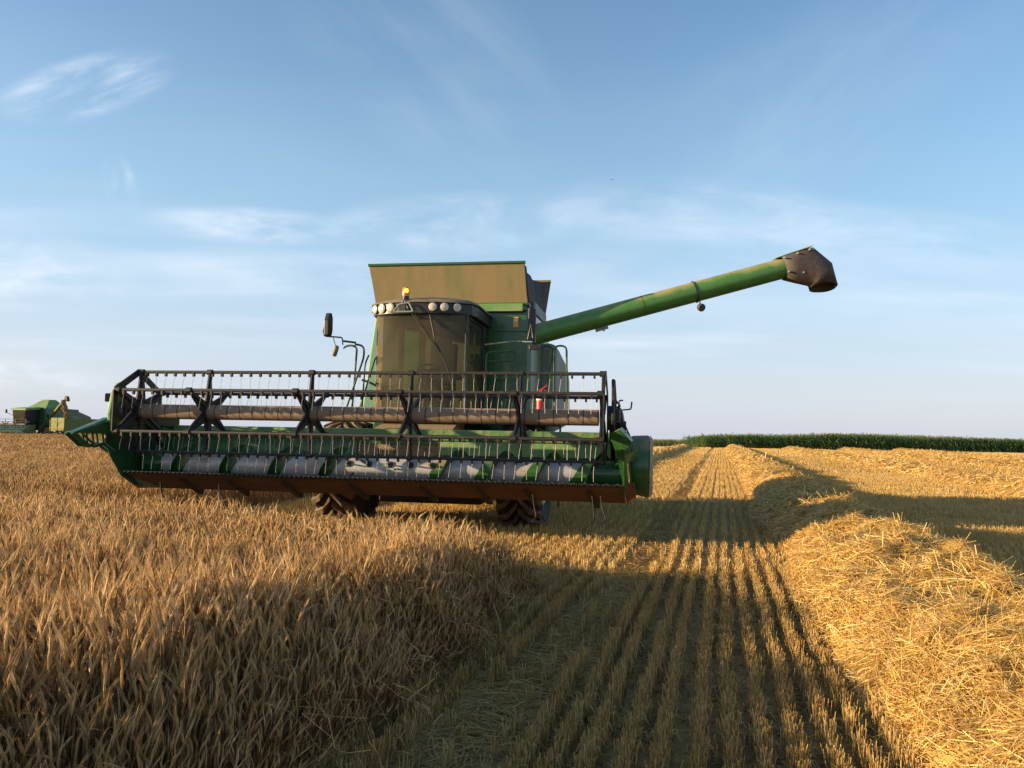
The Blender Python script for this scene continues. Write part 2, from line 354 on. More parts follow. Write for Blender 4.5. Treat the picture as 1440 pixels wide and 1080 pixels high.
def grid_mesh(name, X, Y, Z, material, smooth=True):
    n, m = X.shape; V = np.stack([X, Y, Z], -1).reshape(-1, 3); i = np.arange((n-1)*(m-1)); a = (i//(m-1))*m+i % (m-1)
    return np_mesh(name, V, np.stack([a, a+1, a+m+1, a+m], -1), material, None, smooth)
ys = np.concatenate([np.linspace(-30, 30, 61), np.linspace(32, 120, 45), np.linspace(123, 300, 60), np.array([350, 450, 700, 1100, 1800])])
xs = np.concatenate([np.array([-1500, -800, -400]), np.linspace(-220, 220, 121), np.array([400, 800, 1500])])
GX, GY = np.meshgrid(xs, ys)
def gz(x, y): return drop(x, y)+.0*x
tag(grid_mesh('field_ground', GX, GY, gz(GX, GY), M['ground']), kind='structure')

# ------------------------------------------------------------------ plant geometry
def ribbon(pts, w, side):
    """flat strip of quads; side = width direction"""
    pts = np.asarray(pts, float); w = np.broadcast_to(w, (len(pts),)); s = np.asarray(side, float); s = s/np.linalg.norm(s)
    V = np.empty((2*len(pts), 3)); V[0::2] = pts-s*w[:, None]/2; V[1::2] = pts+s*w[:, None]/2
    i = np.arange(len(pts)-1)*2; return V, np.stack([i, i+1, i+3, i+2], -1)
def prong(pts, r, n=3):
    pts = np.asarray(pts, float); r = np.broadcast_to(r, (len(pts),)); k = len(pts)
    t = np.gradient(pts, axis=0); t /= np.linalg.norm(t, axis=1)[:, None]+1e-9
    ref = np.array([.3, .9, .1]); a = np.cross(t, ref); a /= np.linalg.norm(a, axis=1)[:, None]+1e-9; b = np.cross(t, a)
    th = np.arange(n)*2*pi/n
    V = (pts[:, None]+(a[:, None]*np.cos(th)[None, :, None]+b[:, None]*np.sin(th)[None, :, None])*r[:, None, None]).reshape(-1, 3)
    i = np.arange(k-1)[:, None]*n; j = np.arange(n)[None]; jn = (j+1) % n
    return V, np.stack([i+j, i+jn, i+n+jn, i+n+j], -1).reshape(-1, 4)
class Bag:
    def __init__(s): s.V = []; s.Q = []; s.A = []; s.n = 0
    def add(s, VQ, a):
        V, Q = VQ; s.V.append(V); s.Q.append(Q+s.n); s.A.append(np.broadcast_to(np.asarray(a, float), (len(V),))); s.n += len(V)
    def get(s): return np.concatenate(s.V), np.concatenate(s.Q), np.concatenate(s.A)
def spread(variants, P, rz, scl, shade, tilt=None):
    """copies of the variants at points P -> one vertex/quad/attribute set"""
    pick = RNG.integers(0, len(variants), len(P)); VV = []; QQ = []; AA = []; off = 0
    for k, (V, Q, A) in enumerate(variants):
        s = np.where(pick == k)[0]
        if len(s) == 0: continue
        c, sn = np.cos(rz[s]), np.sin(rz[s])
        sc = scl[s] if scl.ndim == 2 else np.repeat(scl[s][:, None], 3, 1)
        vx = V[None, :, 0]*sc[:, None, 0]; vy = V[None, :, 1]*sc[:, None, 1]; vz = V[None, :, 2]*sc[:, None, 2]
        x = vx*c[:, None]-vy*sn[:, None]; y = vx*sn[:, None]+vy*c[:, None]; z = np.broadcast_to(vz, x.shape).copy()
        if tilt is not None:
            x = x+z*tilt[s, 0][:, None]; y = y+z*tilt[s, 1][:, None]
        W3 = np.stack([x, y, z], -1)+P[s][:, None, :]
        VV.append(W3.reshape(-1, 3)); m = len(V)
        QQ.append((Q[None]+(np.arange(len(s))*m)[:, None, None]).reshape(-1, 4)+off); off += m*len(s)
        AA.append(np.clip(A[None]+shade[s][:, None], 0, 1).ravel())
    return np.concatenate(VV), np.concatenate(QQ), np.concatenate(AA)
def merge(sets):
    off = 0; V = []; Q = []; A = []
    for v, q, a in sets: V.append(v); Q.append(q+off); A.append(a); off += len(v)
    return np.concatenate(V), np.concatenate(Q), np.concatenate(A)

def barley_variant(detail):
    """stem, nodding bearded ear and a dry leaf or two"""
    b = Bag(); r = RNG; h = r.uniform(.48, .60); lean = r.uniform(-.02, .07)
    q = r.random(); hang = r.uniform(.0, .38) if q < .5 else (r.uniform(.6, 1.8) if q < .58 else r.uniform(2.6, 3.05))
    big = 1 if detail == 2 else (1.5 if detail == 1 else 2.0)
    n = 5 if detail == 2 else 3
    t = np.linspace(0, 1, n); st = np.stack([lean*t**2, np.zeros(n), h*t], -1)
    # the neck bends over in a small arch
    k = 6 if detail == 2 else 3; a = np.linspace(lean, hang, k+1)[1:]; step = (.010+.012*r.random()*min(1, hang))*6/k*.6
    neck = [st[-1]]
    for w in a: neck.append(neck[-1]+np.array([sin(w), 0, cos(w)])*step)
    stem = np.concatenate([st, np.array(neck[1:])])
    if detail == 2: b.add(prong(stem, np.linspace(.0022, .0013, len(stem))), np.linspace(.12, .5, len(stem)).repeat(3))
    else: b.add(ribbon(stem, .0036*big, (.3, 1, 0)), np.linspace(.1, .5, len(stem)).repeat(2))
    L_ = r.uniform(.055, .08); k = 4 if detail == 2 else 3; ang = np.linspace(hang, min(hang+.25, 3.05), k)
    e = [stem[-1]]
    for w in ang[:-1]: e.append(e[-1]+np.array([sin(w), 0, cos(w)])*L_/(k-1))
    e = np.array(e); m = 4 if detail == 2 else 3
    wid = (np.array([.0025, .0052, .005, .0028]) if detail == 2 else np.array([.003, .005, .003])*(1.25 if detail else 1.7))
    b.add(prong(e, wid, m), np.linspace(.5, .8, k).repeat(m))
    na = 12 if detail == 2 else (6 if detail else 3)
    for i in range(na):
        f = .15+.85*i/na; p = e[0]+(e[-1]-e[0])*f; w = ang[-1]+r.normal(0, .055); az = r.normal(0, .055); l2 = r.uniform(.05, .095)
        d = np.array([sin(w)*cos(az), sin(az), cos(w)]); mid = p+d*l2*.5+np.array([0, 0, .004]); d2 = np.array([sin(w+.06)*cos(az*1.6), sin(az*1.6), cos(w+.06)])
        b.add(ribbon([p, mid, mid+d2*l2*.5], np.array([.0018, .0015, .0006])*big, (-cos(w)*.3, 1, sin(w)*.3) if i % 2 else (cos(w), .2, -sin(w))), .75+r.uniform(-.15, .25))
    for i in range(r.integers(1, 3) if detail == 2 else (1 if detail and r.random() < .5 else 0)):
        f = r.uniform(.2, .7); p = st[0]*(1-f)+st[-1]*f; az = r.uniform(0, 2*pi); d = np.array([cos(az), sin(az), 0]); l2 = r.uniform(.08, .17)
        pts = [p, p+d*l2*.3+np.array([0, 0, l2*.5]), p+d*l2*.6+np.array([0, 0, l2*.25]), p+d*l2*.75+np.array([0, 0, -l2*.3])]
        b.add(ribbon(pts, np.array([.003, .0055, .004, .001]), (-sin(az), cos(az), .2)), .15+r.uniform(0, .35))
    return b.get()

def v_edge(u):
    """far end of the uncut block in front of the header"""
    return np.interp(-u, [2.0, 3.6, 5.1, 7.5, 9, 30], [8.15, 8.2, 8.3, 9.35, 9.6, 9.7])+.25*(vnoise(u*1.3, u*0, 5)-.5)
def u_edge(v): return -1.88+.16*(vnoise(v*.9, v*0, 9)-.5)+.05*np.sin(v*5)
def in_crop(u, v):
    near = (u < u_edge(v)) & (v < v_edge(u))
    far = (u < -9.35) & (v > 11.2+.3*(vnoise(u*.8, u*0, 3)-.5))
    return near | far
def field_points(n, x0, x1, y0, y1, slope_l=-.74, slope_r=.2, margin=1.5):
    x = RNG.uniform(x0, x1, n); y = RNG.uniform(y0, y1, n)
    k = (x > slope_l*y-margin) & (x < slope_r*y+margin); return x[k], y[k]
sets = []
def crop_set(detail, nv, n, box, wide=1.0):
    x, y = field_points(n, *box, margin=2.2 if detail == 2 else 3.0); u, v = to_uv(x, y); k = in_crop(u, v); x, y, u, v = x[k], y[k], u[k], v[k]
    lod = vnoise(x*1.1, y*1.1, 1)*.6+vnoise(x*3.3, y*3.3, 2)*.4
    hs = (.80+.30*lod+RNG.normal(0, .085, len(x)))
    edge = np.clip((u_edge(v)-u)/(.34+.42*np.clip((6.8-v)/2.5, 0, 1)), 0, 1); edge = np.where(v < v_edge(u), edge, 1)
    hs = hs*(.42+.58*edge**.8)*(1+.13*np.clip((6.8-v)/2.5, 0, 1))
    P = np.stack([x, y, drop(x, y)], -1)
    rz = RNG.uniform(0, 2*pi, len(x))
    tl = np.stack([(vnoise(x*1.3, y*1.3, 11)-.5)*.22+(vnoise(x*5, y*5, 13)-.5)*.14+RNG.normal(0, .05, len(x))+.22*(1-edge), (vnoise(x*1.3, y*1.3, 12)-.5)*.16+RNG.normal(0, .055, len(x))], -1)
    # at the cut edge some stalks lean out or lie over
    fl = (RNG.random(len(x)) < .28*(1-edge)); tl[fl, 0] += RNG.uniform(.1, .9, fl.sum()); tl[fl, 1] += RNG.uniform(-.6, .35, fl.sum()); hs = np.where(fl, hs*.75, hs)
    sc = np.stack([hs*wide, hs*wide, hs], -1)
    sh = RNG.normal(0, .15, len(x))+(lod-.5)*.25
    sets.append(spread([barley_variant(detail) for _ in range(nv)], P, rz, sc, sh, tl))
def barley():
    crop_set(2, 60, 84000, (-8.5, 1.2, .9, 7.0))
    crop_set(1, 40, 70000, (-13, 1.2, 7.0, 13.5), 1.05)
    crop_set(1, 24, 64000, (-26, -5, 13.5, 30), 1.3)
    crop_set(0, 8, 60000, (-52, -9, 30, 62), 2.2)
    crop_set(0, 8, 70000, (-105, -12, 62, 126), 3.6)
    V, Q, A = merge(sets); o = np_mesh('barley_crop', V, Q, M['barley'], A)
    tag(o, 'ripe golden brown barley still standing left of the cut strip', 'barley', kind='stuff')
barley()

# ------------------------------------------------------------------ stubble, wheel track and windrows
WINDROWS = [(1.88, 1.5, 118, .53, 1.10), (-5.35, 19.5, 118, .42, 1.0), (9.6, 4, 122, .44, 1.05), (17.3, 8, 122, .44, 1.05), (25.0, 14, 124, .44, 1.05)]
def wr_profile(wi, u, v):
    """height of windrow wi at (u,v)"""
    uc, v0, v1, h, hw = WINDROWS[wi]
    c = uc+.14*(vnoise(v*.35+wi*9, v*0, 21)-.5)*2; w = hw*(.88+.26*vnoise(v*.5+wi*5, v*0, 22))
    q = np.clip(1-np.abs((u-c)/w)**2.3, 0, 1)**.75
    lump = .60+.34*vnoise(u*1.4+wi*7, v*1.1, 23)+.34*vnoise(u*3.3, v*2.8+wi, 24)+.20*vnoise(u*8, v*8, 25)
    ends = np.clip((v-v0)/.8, 0, 1)
    return h*q*lump*ends
def stub_variant(detail):
    b = Bag(); r = RNG
    for i in range(7 if detail == 2 else (5 if detail == 1 else 4)):
        x, y = r.normal(0, .013 if detail else .04), r.normal(0, .035 if detail else .07); h = r.uniform(.075, .145); dx, dy = r.normal(0, .016), r.normal(0, .02)
        if detail == 2: b.add(prong([(x, y, 0), (x+dx, y+dy, h)], [.0026, .0026]), r.uniform(.25, .8))
        else: b.add(ribbon([(x, y, 0), (x+dx, y+dy, h)], .006 if detail == 1 else .016, (cos(i*1.3), sin(i*1.3), 0)), r.uniform(.3, .85))
    if detail and r.random() < .6:
        az = r.uniform(0, 2*pi); d = np.array([cos(az), sin(az), 0]); p = np.array([0, 0, r.uniform(.04, .11)]); l2 = r.uniform(.05, .11)
        b.add(ribbon([p, p+d*l2*.6+np.array([0, 0, .02]), p+d*l2+np.array([0, 0, -.03])], np.array([.006, .007, .001]), (-sin(az), cos(az), .1)), r.uniform(.1, .6))
    return b.get()
ROW = .17
def track(v): return np.interp(v, [2, 4.7, 7, 10, 20, 50], [-1.42, -1.30, -1.16, -1.02, -1.08, -1.15])
def stubble():
    out = []
    def zone(detail, nv, n, box, scw, keep_h=1.0, rows=True, sl=-.9, sr=.74):
        x, y = field_points(n, *box, slope_l=sl, slope_r=sr, margin=1.0); u, v = to_uv(x, y)
        if rows: 
            u = (np.floor((u+.21)/ROW)+.5)*ROW-.21+RNG.normal(0, .016, len(u))+.03*(vnoise(u*0+np.floor(u/ROW)*3.7, v*1.2, 61)-.5)
            for g in (-.55, -.21): u = u+np.sign(u-g)*.028*np.exp(-np.abs(u-g)/.10)
            x, y = uv(u, v)
        k = ~in_crop(u, v) & ~((u < -9.3) & (v > 9)) & (y < 121)
        for wi in range(len(WINDROWS)): k &= wr_profile(wi, u, v) < .10
        gap = vnoise(u*4+40, v*2.4, 31)*.6+vnoise(u*1.3, v*.7, 37)*.4                                       # thin spots
        k &= RNG.random(len(u)) < np.clip(.25+gap*1.1, 0, 1)
        d = np.abs(u-track(v)-.05*(vnoise(v*.6, v*0, 33)-.5)*2); k &= (d > .23*(.75+.5*vnoise(v*1.5, v*0, 34))) | (RNG.random(len(u)) < .06)
        k &= (np.abs(u+7.25) > .3)
        x, y, u, v = x[k], y[k], u[k], v[k]
        P = np.stack([x, y, drop(x, y)], -1); hs = keep_h*(.8+.5*vnoise(u*1.1, v*1.1, 35)+RNG.normal(0, .08, len(x)))
        out.append(spread([stub_variant(detail) for _ in range(nv)], P, np.full(len(x), -RA)+RNG.normal(0, .15, len(x)), np.stack([scw*np.ones(len(x)), np.ones(len(x))*scw, hs], -1), RNG.normal(0, .09, len(x))+.2*(vnoise(u*1.7, v*1.7, 36)-.5)))
    zone(2, 30, 34000, (-3.5, 6.5, 2.4, 9.5), 1.0)
    zone(1, 16, 46000, (-9, 13, 9.5, 20), 1.2)
    zone(1, 12, 60000, (-14, 26, 20, 38), 1.7)
    zone(0, 8, 45000, (-10, 50, 38, 70), 1.6, sl=-.15)
    zone(0, 8, 45000, (-10, 92, 70, 120), 2.4, sl=-.1)
    V, Q, A = merge(out); tag(np_mesh('stubble', V, Q, M['stubble'], A), 'short cut barley stubble standing in drill rows', 'stubble', kind='stuff')
stubble()

def straw_pieces(P, Nrm, lo, hi, w, flat=.35, curl=.12):
    """two-quad straws lying on a surface"""
    n = len(P); az = 5.5*vnoise(P[:, 0]*2.2, P[:, 1]*2.2, 71)+RNG.normal(0, .75, n); t = np.stack([np.cos(az), np.sin(az), RNG.normal(0, flat, n)], -1)
    t -= Nrm*np.sum(t*Nrm, 1)[:, None]*(.75); t /= np.linalg.norm(t, axis=1)[:, None]
    s = np.cross(t, Nrm+RNG.normal(0, .5, (n, 3))); s /= np.linalg.norm(s, axis=1)[:, None]
    L_ = RNG.uniform(lo, hi, n)*(.5+RNG.random(n)); L_ = L_[:, None]; b = np.cross(s, t)*RNG.normal(0, curl, n)[:, None]*L_
    ww = (w*RNG.uniform(.6, 1.3, n))[:, None]/2
    pts = [P-t*L_/2, P+b, P+t*L_/2]
    V = np.stack([pts[0]-s*ww, pts[0]+s*ww, pts[1]-s*ww, pts[1]+s*ww, pts[2]-s*ww, pts[2]+s*ww], 1).reshape(-1, 3)
    i = (np.arange(n)*6)[:, None, None]; Q = (np.array([[0, 1, 3, 2], [2, 3, 5, 4]])[None]+i).reshape(-1, 4)
    A = np.clip(RNG.beta(1.6, 1.4, n), 0, 1).repeat(6); return V, Q, A
def windrow(wi, label, zones):
    uc, v0, v1, h, hw = WINDROWS[wi]
    o = None
    # body of the row
    vs = [v0]
    while vs[-1] < v1: vs.append(vs[-1]+max(.06, .012*vs[-1]))
    vs = np.array(vs); us = np.linspace(uc-1.55, uc+1.55, 56); UU, VV = np.meshgrid(us, vs)
    Z = wr_profile(wi, UU, VV); X, Y = uv(UU, VV); Z = Z-.06+drop(X, Y)
    n, m = X.shape; V0 = np.stack([X, Y, Z], -1).reshape(-1, 3); i = np.arange((n-1)*(m-1)); a = (i//(m-1))*m+i % (m-1); Q0 = np.stack([a, a+1, a+m+1, a+m], -1)
    up = Z.ravel() > -.05; keep = up[Q0].any(1); Q0 = Q0[keep]
    sets_ = [(V0, Q0, np.clip(.16+.3*(vnoise(UU*14, VV*14, 41)-.5)+.35*(vnoise(UU*40, VV*37, 42)-.5), 0, 1).ravel())]
    for (va, vb, num, lo, hi, w) in zones:
        u = RNG.uniform(uc-1.35, uc+1.35, num); v = RNG.uniform(va, vb, num); z = wr_profile(wi, u, v); e = .02
        k = (z > .02) | (RNG.random(num) < .14); u, v, z = u[k], v[k], z[k]
        du = (wr_profile(wi, u+e, v)-z)/e; dv = (wr_profile(wi, u, v+e)-z)/e
        N_ = np.stack([-du*CA-dv*SA, du*SA-dv*CA, np.ones_like(du)], -1); N_ /= np.linalg.norm(N_, axis=1)[:, None]
        x, y = uv(u, v); P = np.stack([x, y, z+drop(x, y)+RNG.uniform(-.03, .045, len(x))], -1)
        sets_.append(straw_pieces(P, N_, lo, hi, w))
        # a few that stick out
        s = RNG.random(len(x)) < .03; ns = s.sum(); sets_.append(straw_pieces(P[s], np.stack([np.ones(ns), RNG.normal(0, .5, ns), RNG.normal(0, .3, ns)], -1)/1.2, lo, hi*1.1, w, flat=1.5))
    V, Q, A = merge(sets_); o = np_mesh('straw_windrow', V, Q, M['straw'], A)
    tag(o, label, 'straw windrow', 'windrows of straw left on the stubble')
windrow(0, 'thick sunlit straw windrow running from the lower right foreground to the horizon', [(1.8, 6.5, 95000, .08, .27, .0035), (6.5, 14, 74000, .09, .28, .0052), (14, 35, 36000, .12, .32, .012), (35, 118, 30000, .2, .5, .03)])
windrow(1, 'straw windrow behind the harvester, seen past its round end shield', [(19.5, 40, 26000, .12, .34, .014), (40, 118, 20000, .2, .5, .03)])
windrow(2, 'straw windrow next right of the foreground one, ending at the frame edge', [(11, 40, 26000, .12, .34, .014), (40, 120, 18000, .2, .5, .03)])
windrow(3, 'far straw windrow, second of the ridges between foreground row and corn', [(18, 50, 22000, .14, .4, .018), (50, 120, 16000, .2, .5, .03)])
windrow(4, 'farthest straw windrow at right, the ridge closest to the green corn', [(30, 124, 26000, .2, .5, .03)])

def litter():
    n = 20000; u = RNG.uniform(-2.0, 3.6, n); v = RNG.uniform(2.6, 22, n)**1.0
    tr = RNG.random(n) < .55; u = np.where(tr, track(v)+RNG.normal(0, .2, n), u); x, y = uv(u, v); P = np.stack([x, y, RNG.uniform(.006, .05, n)], -1)
    k = ~in_crop(u, v); P = P[k]; N_ = np.tile([0, 0, 1.0], (len(P), 1))
    V, Q, A = straw_pieces(P, N_, .06, .24, .0040); sets_ = [(V, Q, A*.72)]
    n = 26000; u = RNG.uniform(-.95, 1.1, n); v = RNG.uniform(2.6, 12, n); x, y = uv(u, v); P = np.stack([x, y, RNG.uniform(.003, .02, n)], -1)
    V, Q, A = straw_pieces(P, np.tile([0, 0, 1.0], (n, 1)), .02, .10, .0045); sets_.append((V, Q, A*.6))
    # long straws lying on the edge of the uncut crop
    n = 420; v = RNG.uniform(3.2, 8.2, n); u = u_edge(v)+RNG.normal(.05, .12, n); x, y = uv(u, v); P = np.stack([x, y, RNG.uniform(.03, .38, n)], -1)
    sets_.append(straw_pieces(P, np.tile([.8, 0, .6], (n, 1)), .12, .36, .0032, flat=.6))
    # matted chaff in the wheel track
    n = 30000; v = RNG.uniform(2.6, 60, n); u = track(v)+RNG.normal(0, .13, n); x, y = uv(u, v); P = np.stack([x, y, RNG.uniform(.004, .03, n)], -1); k = ~in_crop(u, v); P = P[k]
    V, Q, A = straw_pieces(P, np.tile([0, 0, 1.0], (len(P), 1)), .05, .16, .007); sets_.append((V, Q, A*.45))
    V, Q, A = merge(sets_); tag(np_mesh('loose_straw', V, Q, M['stubble'], A), 'loose straw lying in the wheel track and over the stubble', 'straw', kind='stuff')
litter()

# ------------------------------------------------------------------ corn field
def corn_variant():
    b = Bag(); r = RNG; h = r.uniform(2.1, 2.55)
    b.add(prong([(0, 0, 0), (0, 0, h*.6), (r.normal(0, .05), r.normal(0, .05), h)], [.018, .014, .006]), .6)
    for i in range(13):
        z = .04+(h-.24)*i/12; az = (i % 2)*pi+r.normal(0, .5); l2 = r.uniform(.5, .8)*(1 if i < 8 else .75); d = np.array([cos(az), sin(az), 0]); p = np.array([0, 0, z]); up = r.uniform(.35, .6)
        b.add(ribbon([p, p+d*l2*.35+np.array([0, 0, l2*up]), p+d*l2*.7+np.array([0, 0, l2*up*.9]), p+d*l2+np.array([0, 0, l2*r.uniform(-.1, .2)])], np.array([.05, .10, .085, .01]), (-sin(az), cos(az), .25)), np.array([.3, .3, .45, .45, .6, .6, .7, .7])+r.uniform(-.15, .15))
    for i in range(4):
        az = r.uniform(0, 2*pi); b.add(ribbon([(0, 0, h-.02), (.08*cos(az), .08*sin(az), h+.2)], .02, (-sin(az), cos(az), 0)), 1.0)
    return b.get()
def corn():
    var = [corn_variant() for _ in range(14)]
    def stand(x0, y0, x1, y1, depth, n):
        t = RNG.random(n); dpt = np.floor(RNG.random(n)**1.4*depth/.75)*.75; L_ = sqrt((x1-x0)**2+(y1-y0)**2); nx, ny = -(y1-y0)/L_, (x1-x0)/L_
        x = x0+(x1-x0)*t+nx*dpt; y = y0+(y1-y0)*t+ny*dpt
        rise = .35*np.sin(np.clip(t, 0, 1)*pi)**2
        P = np.stack([x, y, np.maximum(drop(x, y), -.5)+.15*(vnoise(x*.1, y*.1, 51)-.5)], -1)
        return spread(var, P, RNG.uniform(0, 2*pi, n), (.80+.16*vnoise(x*.12, y*.12, 52)+RNG.normal(0, .05, n)-.16*np.clip(1-t*9, 0, 1))[:, None]*np.array([[1.1, 1.1, 1]])+np.stack([0*t, 0*t, rise*.25], -1), RNG.normal(0, .1, n))
    V, Q, A = stand(29.4, 119.5, 98, 131.5, 10, 4600)
    tag(np_mesh('corn_field', V, Q, M['corn'], A), 'dark green corn standing in a long belt along the right horizon', 'corn', kind='stuff')
    t = RNG.random(1500); x = 34+18*t-2; y = 196+RNG.random(1500)*12+0*t
    x = 26+31*t; P = np.stack([x, y, drop(x, y)+.1], -1)
    V, Q, A = spread(var, P, RNG.uniform(0, 6.28, 1500), np.full(1500, .95), RNG.normal(.42, .12, 1500))
    tag(np_mesh('distant_corn', V, Q, M['corn'], A), 'lower paler strip of corn farther off, between the end shield and dark corn', 'corn', kind='stuff')
corn()

# ------------------------------------------------------------------ the combine harvester (x across, y backwards, z up; origin under the reel)
MC = .28                                                            # centre line of the machine body
def helix(mb, x0, x1, turns, r0, r1, cy, cz, hand, ph=0, n=20, th=.008):
    k = int(abs(turns)*n); P = []
    for i in range(k+1):
        a = hand*2*pi*turns*i/k+ph; x = x0+(x1-x0)*i/k
        P.append(((x, cy+r0*sin(a), cz+r0*cos(a)), (x, cy+r1*sin(a), cz+r1*cos(a))))
    for i in range(k):
        (a, b), (c, d) = P[i], P[i+1]; o = Vector((th, 0, 0))
        lo = [Vector(q) for q in (a, b, d, c)]; mb.hexa(lo, [q+o for q in lo])
RX90 = Matrix.Rotation(pi/2, 4, 'Y')                               # local z -> +x
def T(x, y, z): return Matrix.Translation((x, y, z))

def make_wheel(root, x, y, R, w, side, lugs=20, rim_r=.5):
    tw = MB(); prof = [(rim_r, -w/2*.82), (R*.86, -w/2), (R*.95, -w/2*.86), (R*.965, 0), (R*.95, w/2*.86), (R*.86, w/2), (rim_r, w/2*.82)]
    tw.lathe(prof, T(x, y, R)@RX90, 40, cap=False)
    wh = tw.build('wheel', M['rubber'], root, smooth=True)
    lg = MB()
    for s in (-1, 1):
        for i in range(lugs):
            a0 = 2*pi*(i+(.5 if s > 0 else 0))/lugs; da = 1.45*2*pi/lugs; lo = []; hi = []
            for (f, aa, ww) in ((.02, a0+da, .085), (.48, a0+.35*da, .10), (.97, a0, .13)):
                for q in (-1, 1):
                    a = aa+q*ww/2/R; xx = x+s*f*w/2; rr = R*(.955 if f < .9 else .88)
                    lo.append((xx, y+rr*sin(a), R+rr*cos(a))); ro = R*(1.045 if f < .9 else .99); hi.append((xx, y+ro*sin(a*1), R+ro*cos(a)))
            for k in (0, 2):
                lg.hexa([lo[k], lo[k+1], lo[k+3], lo[k+2]], [hi[k], hi[k+1], hi[k+3], hi[k+2]])
    lg.build('tyre_lugs', M['lug'], wh)
    rm = MB(); rm.lathe([(rim_r+.02, side*w/2*.85), (rim_r-.03, side*w/2*.9), (rim_r-.06, side*w*.43), (.26, side*w*.36), (.2, side*w*.42), (.02, side*w*.42)], T(x, y, R)@RX90, 36)
    for i in range(8):
        a = 2*pi*i/8; rm.lathe([(.02, 0), (.02, side*.04)], T(x+side*w*.42, y+.155*sin(a), R+.155*cos(a))@RX90, 6)
    rm.build('rim', M['yellow'], wh, smooth=True)
    return wh

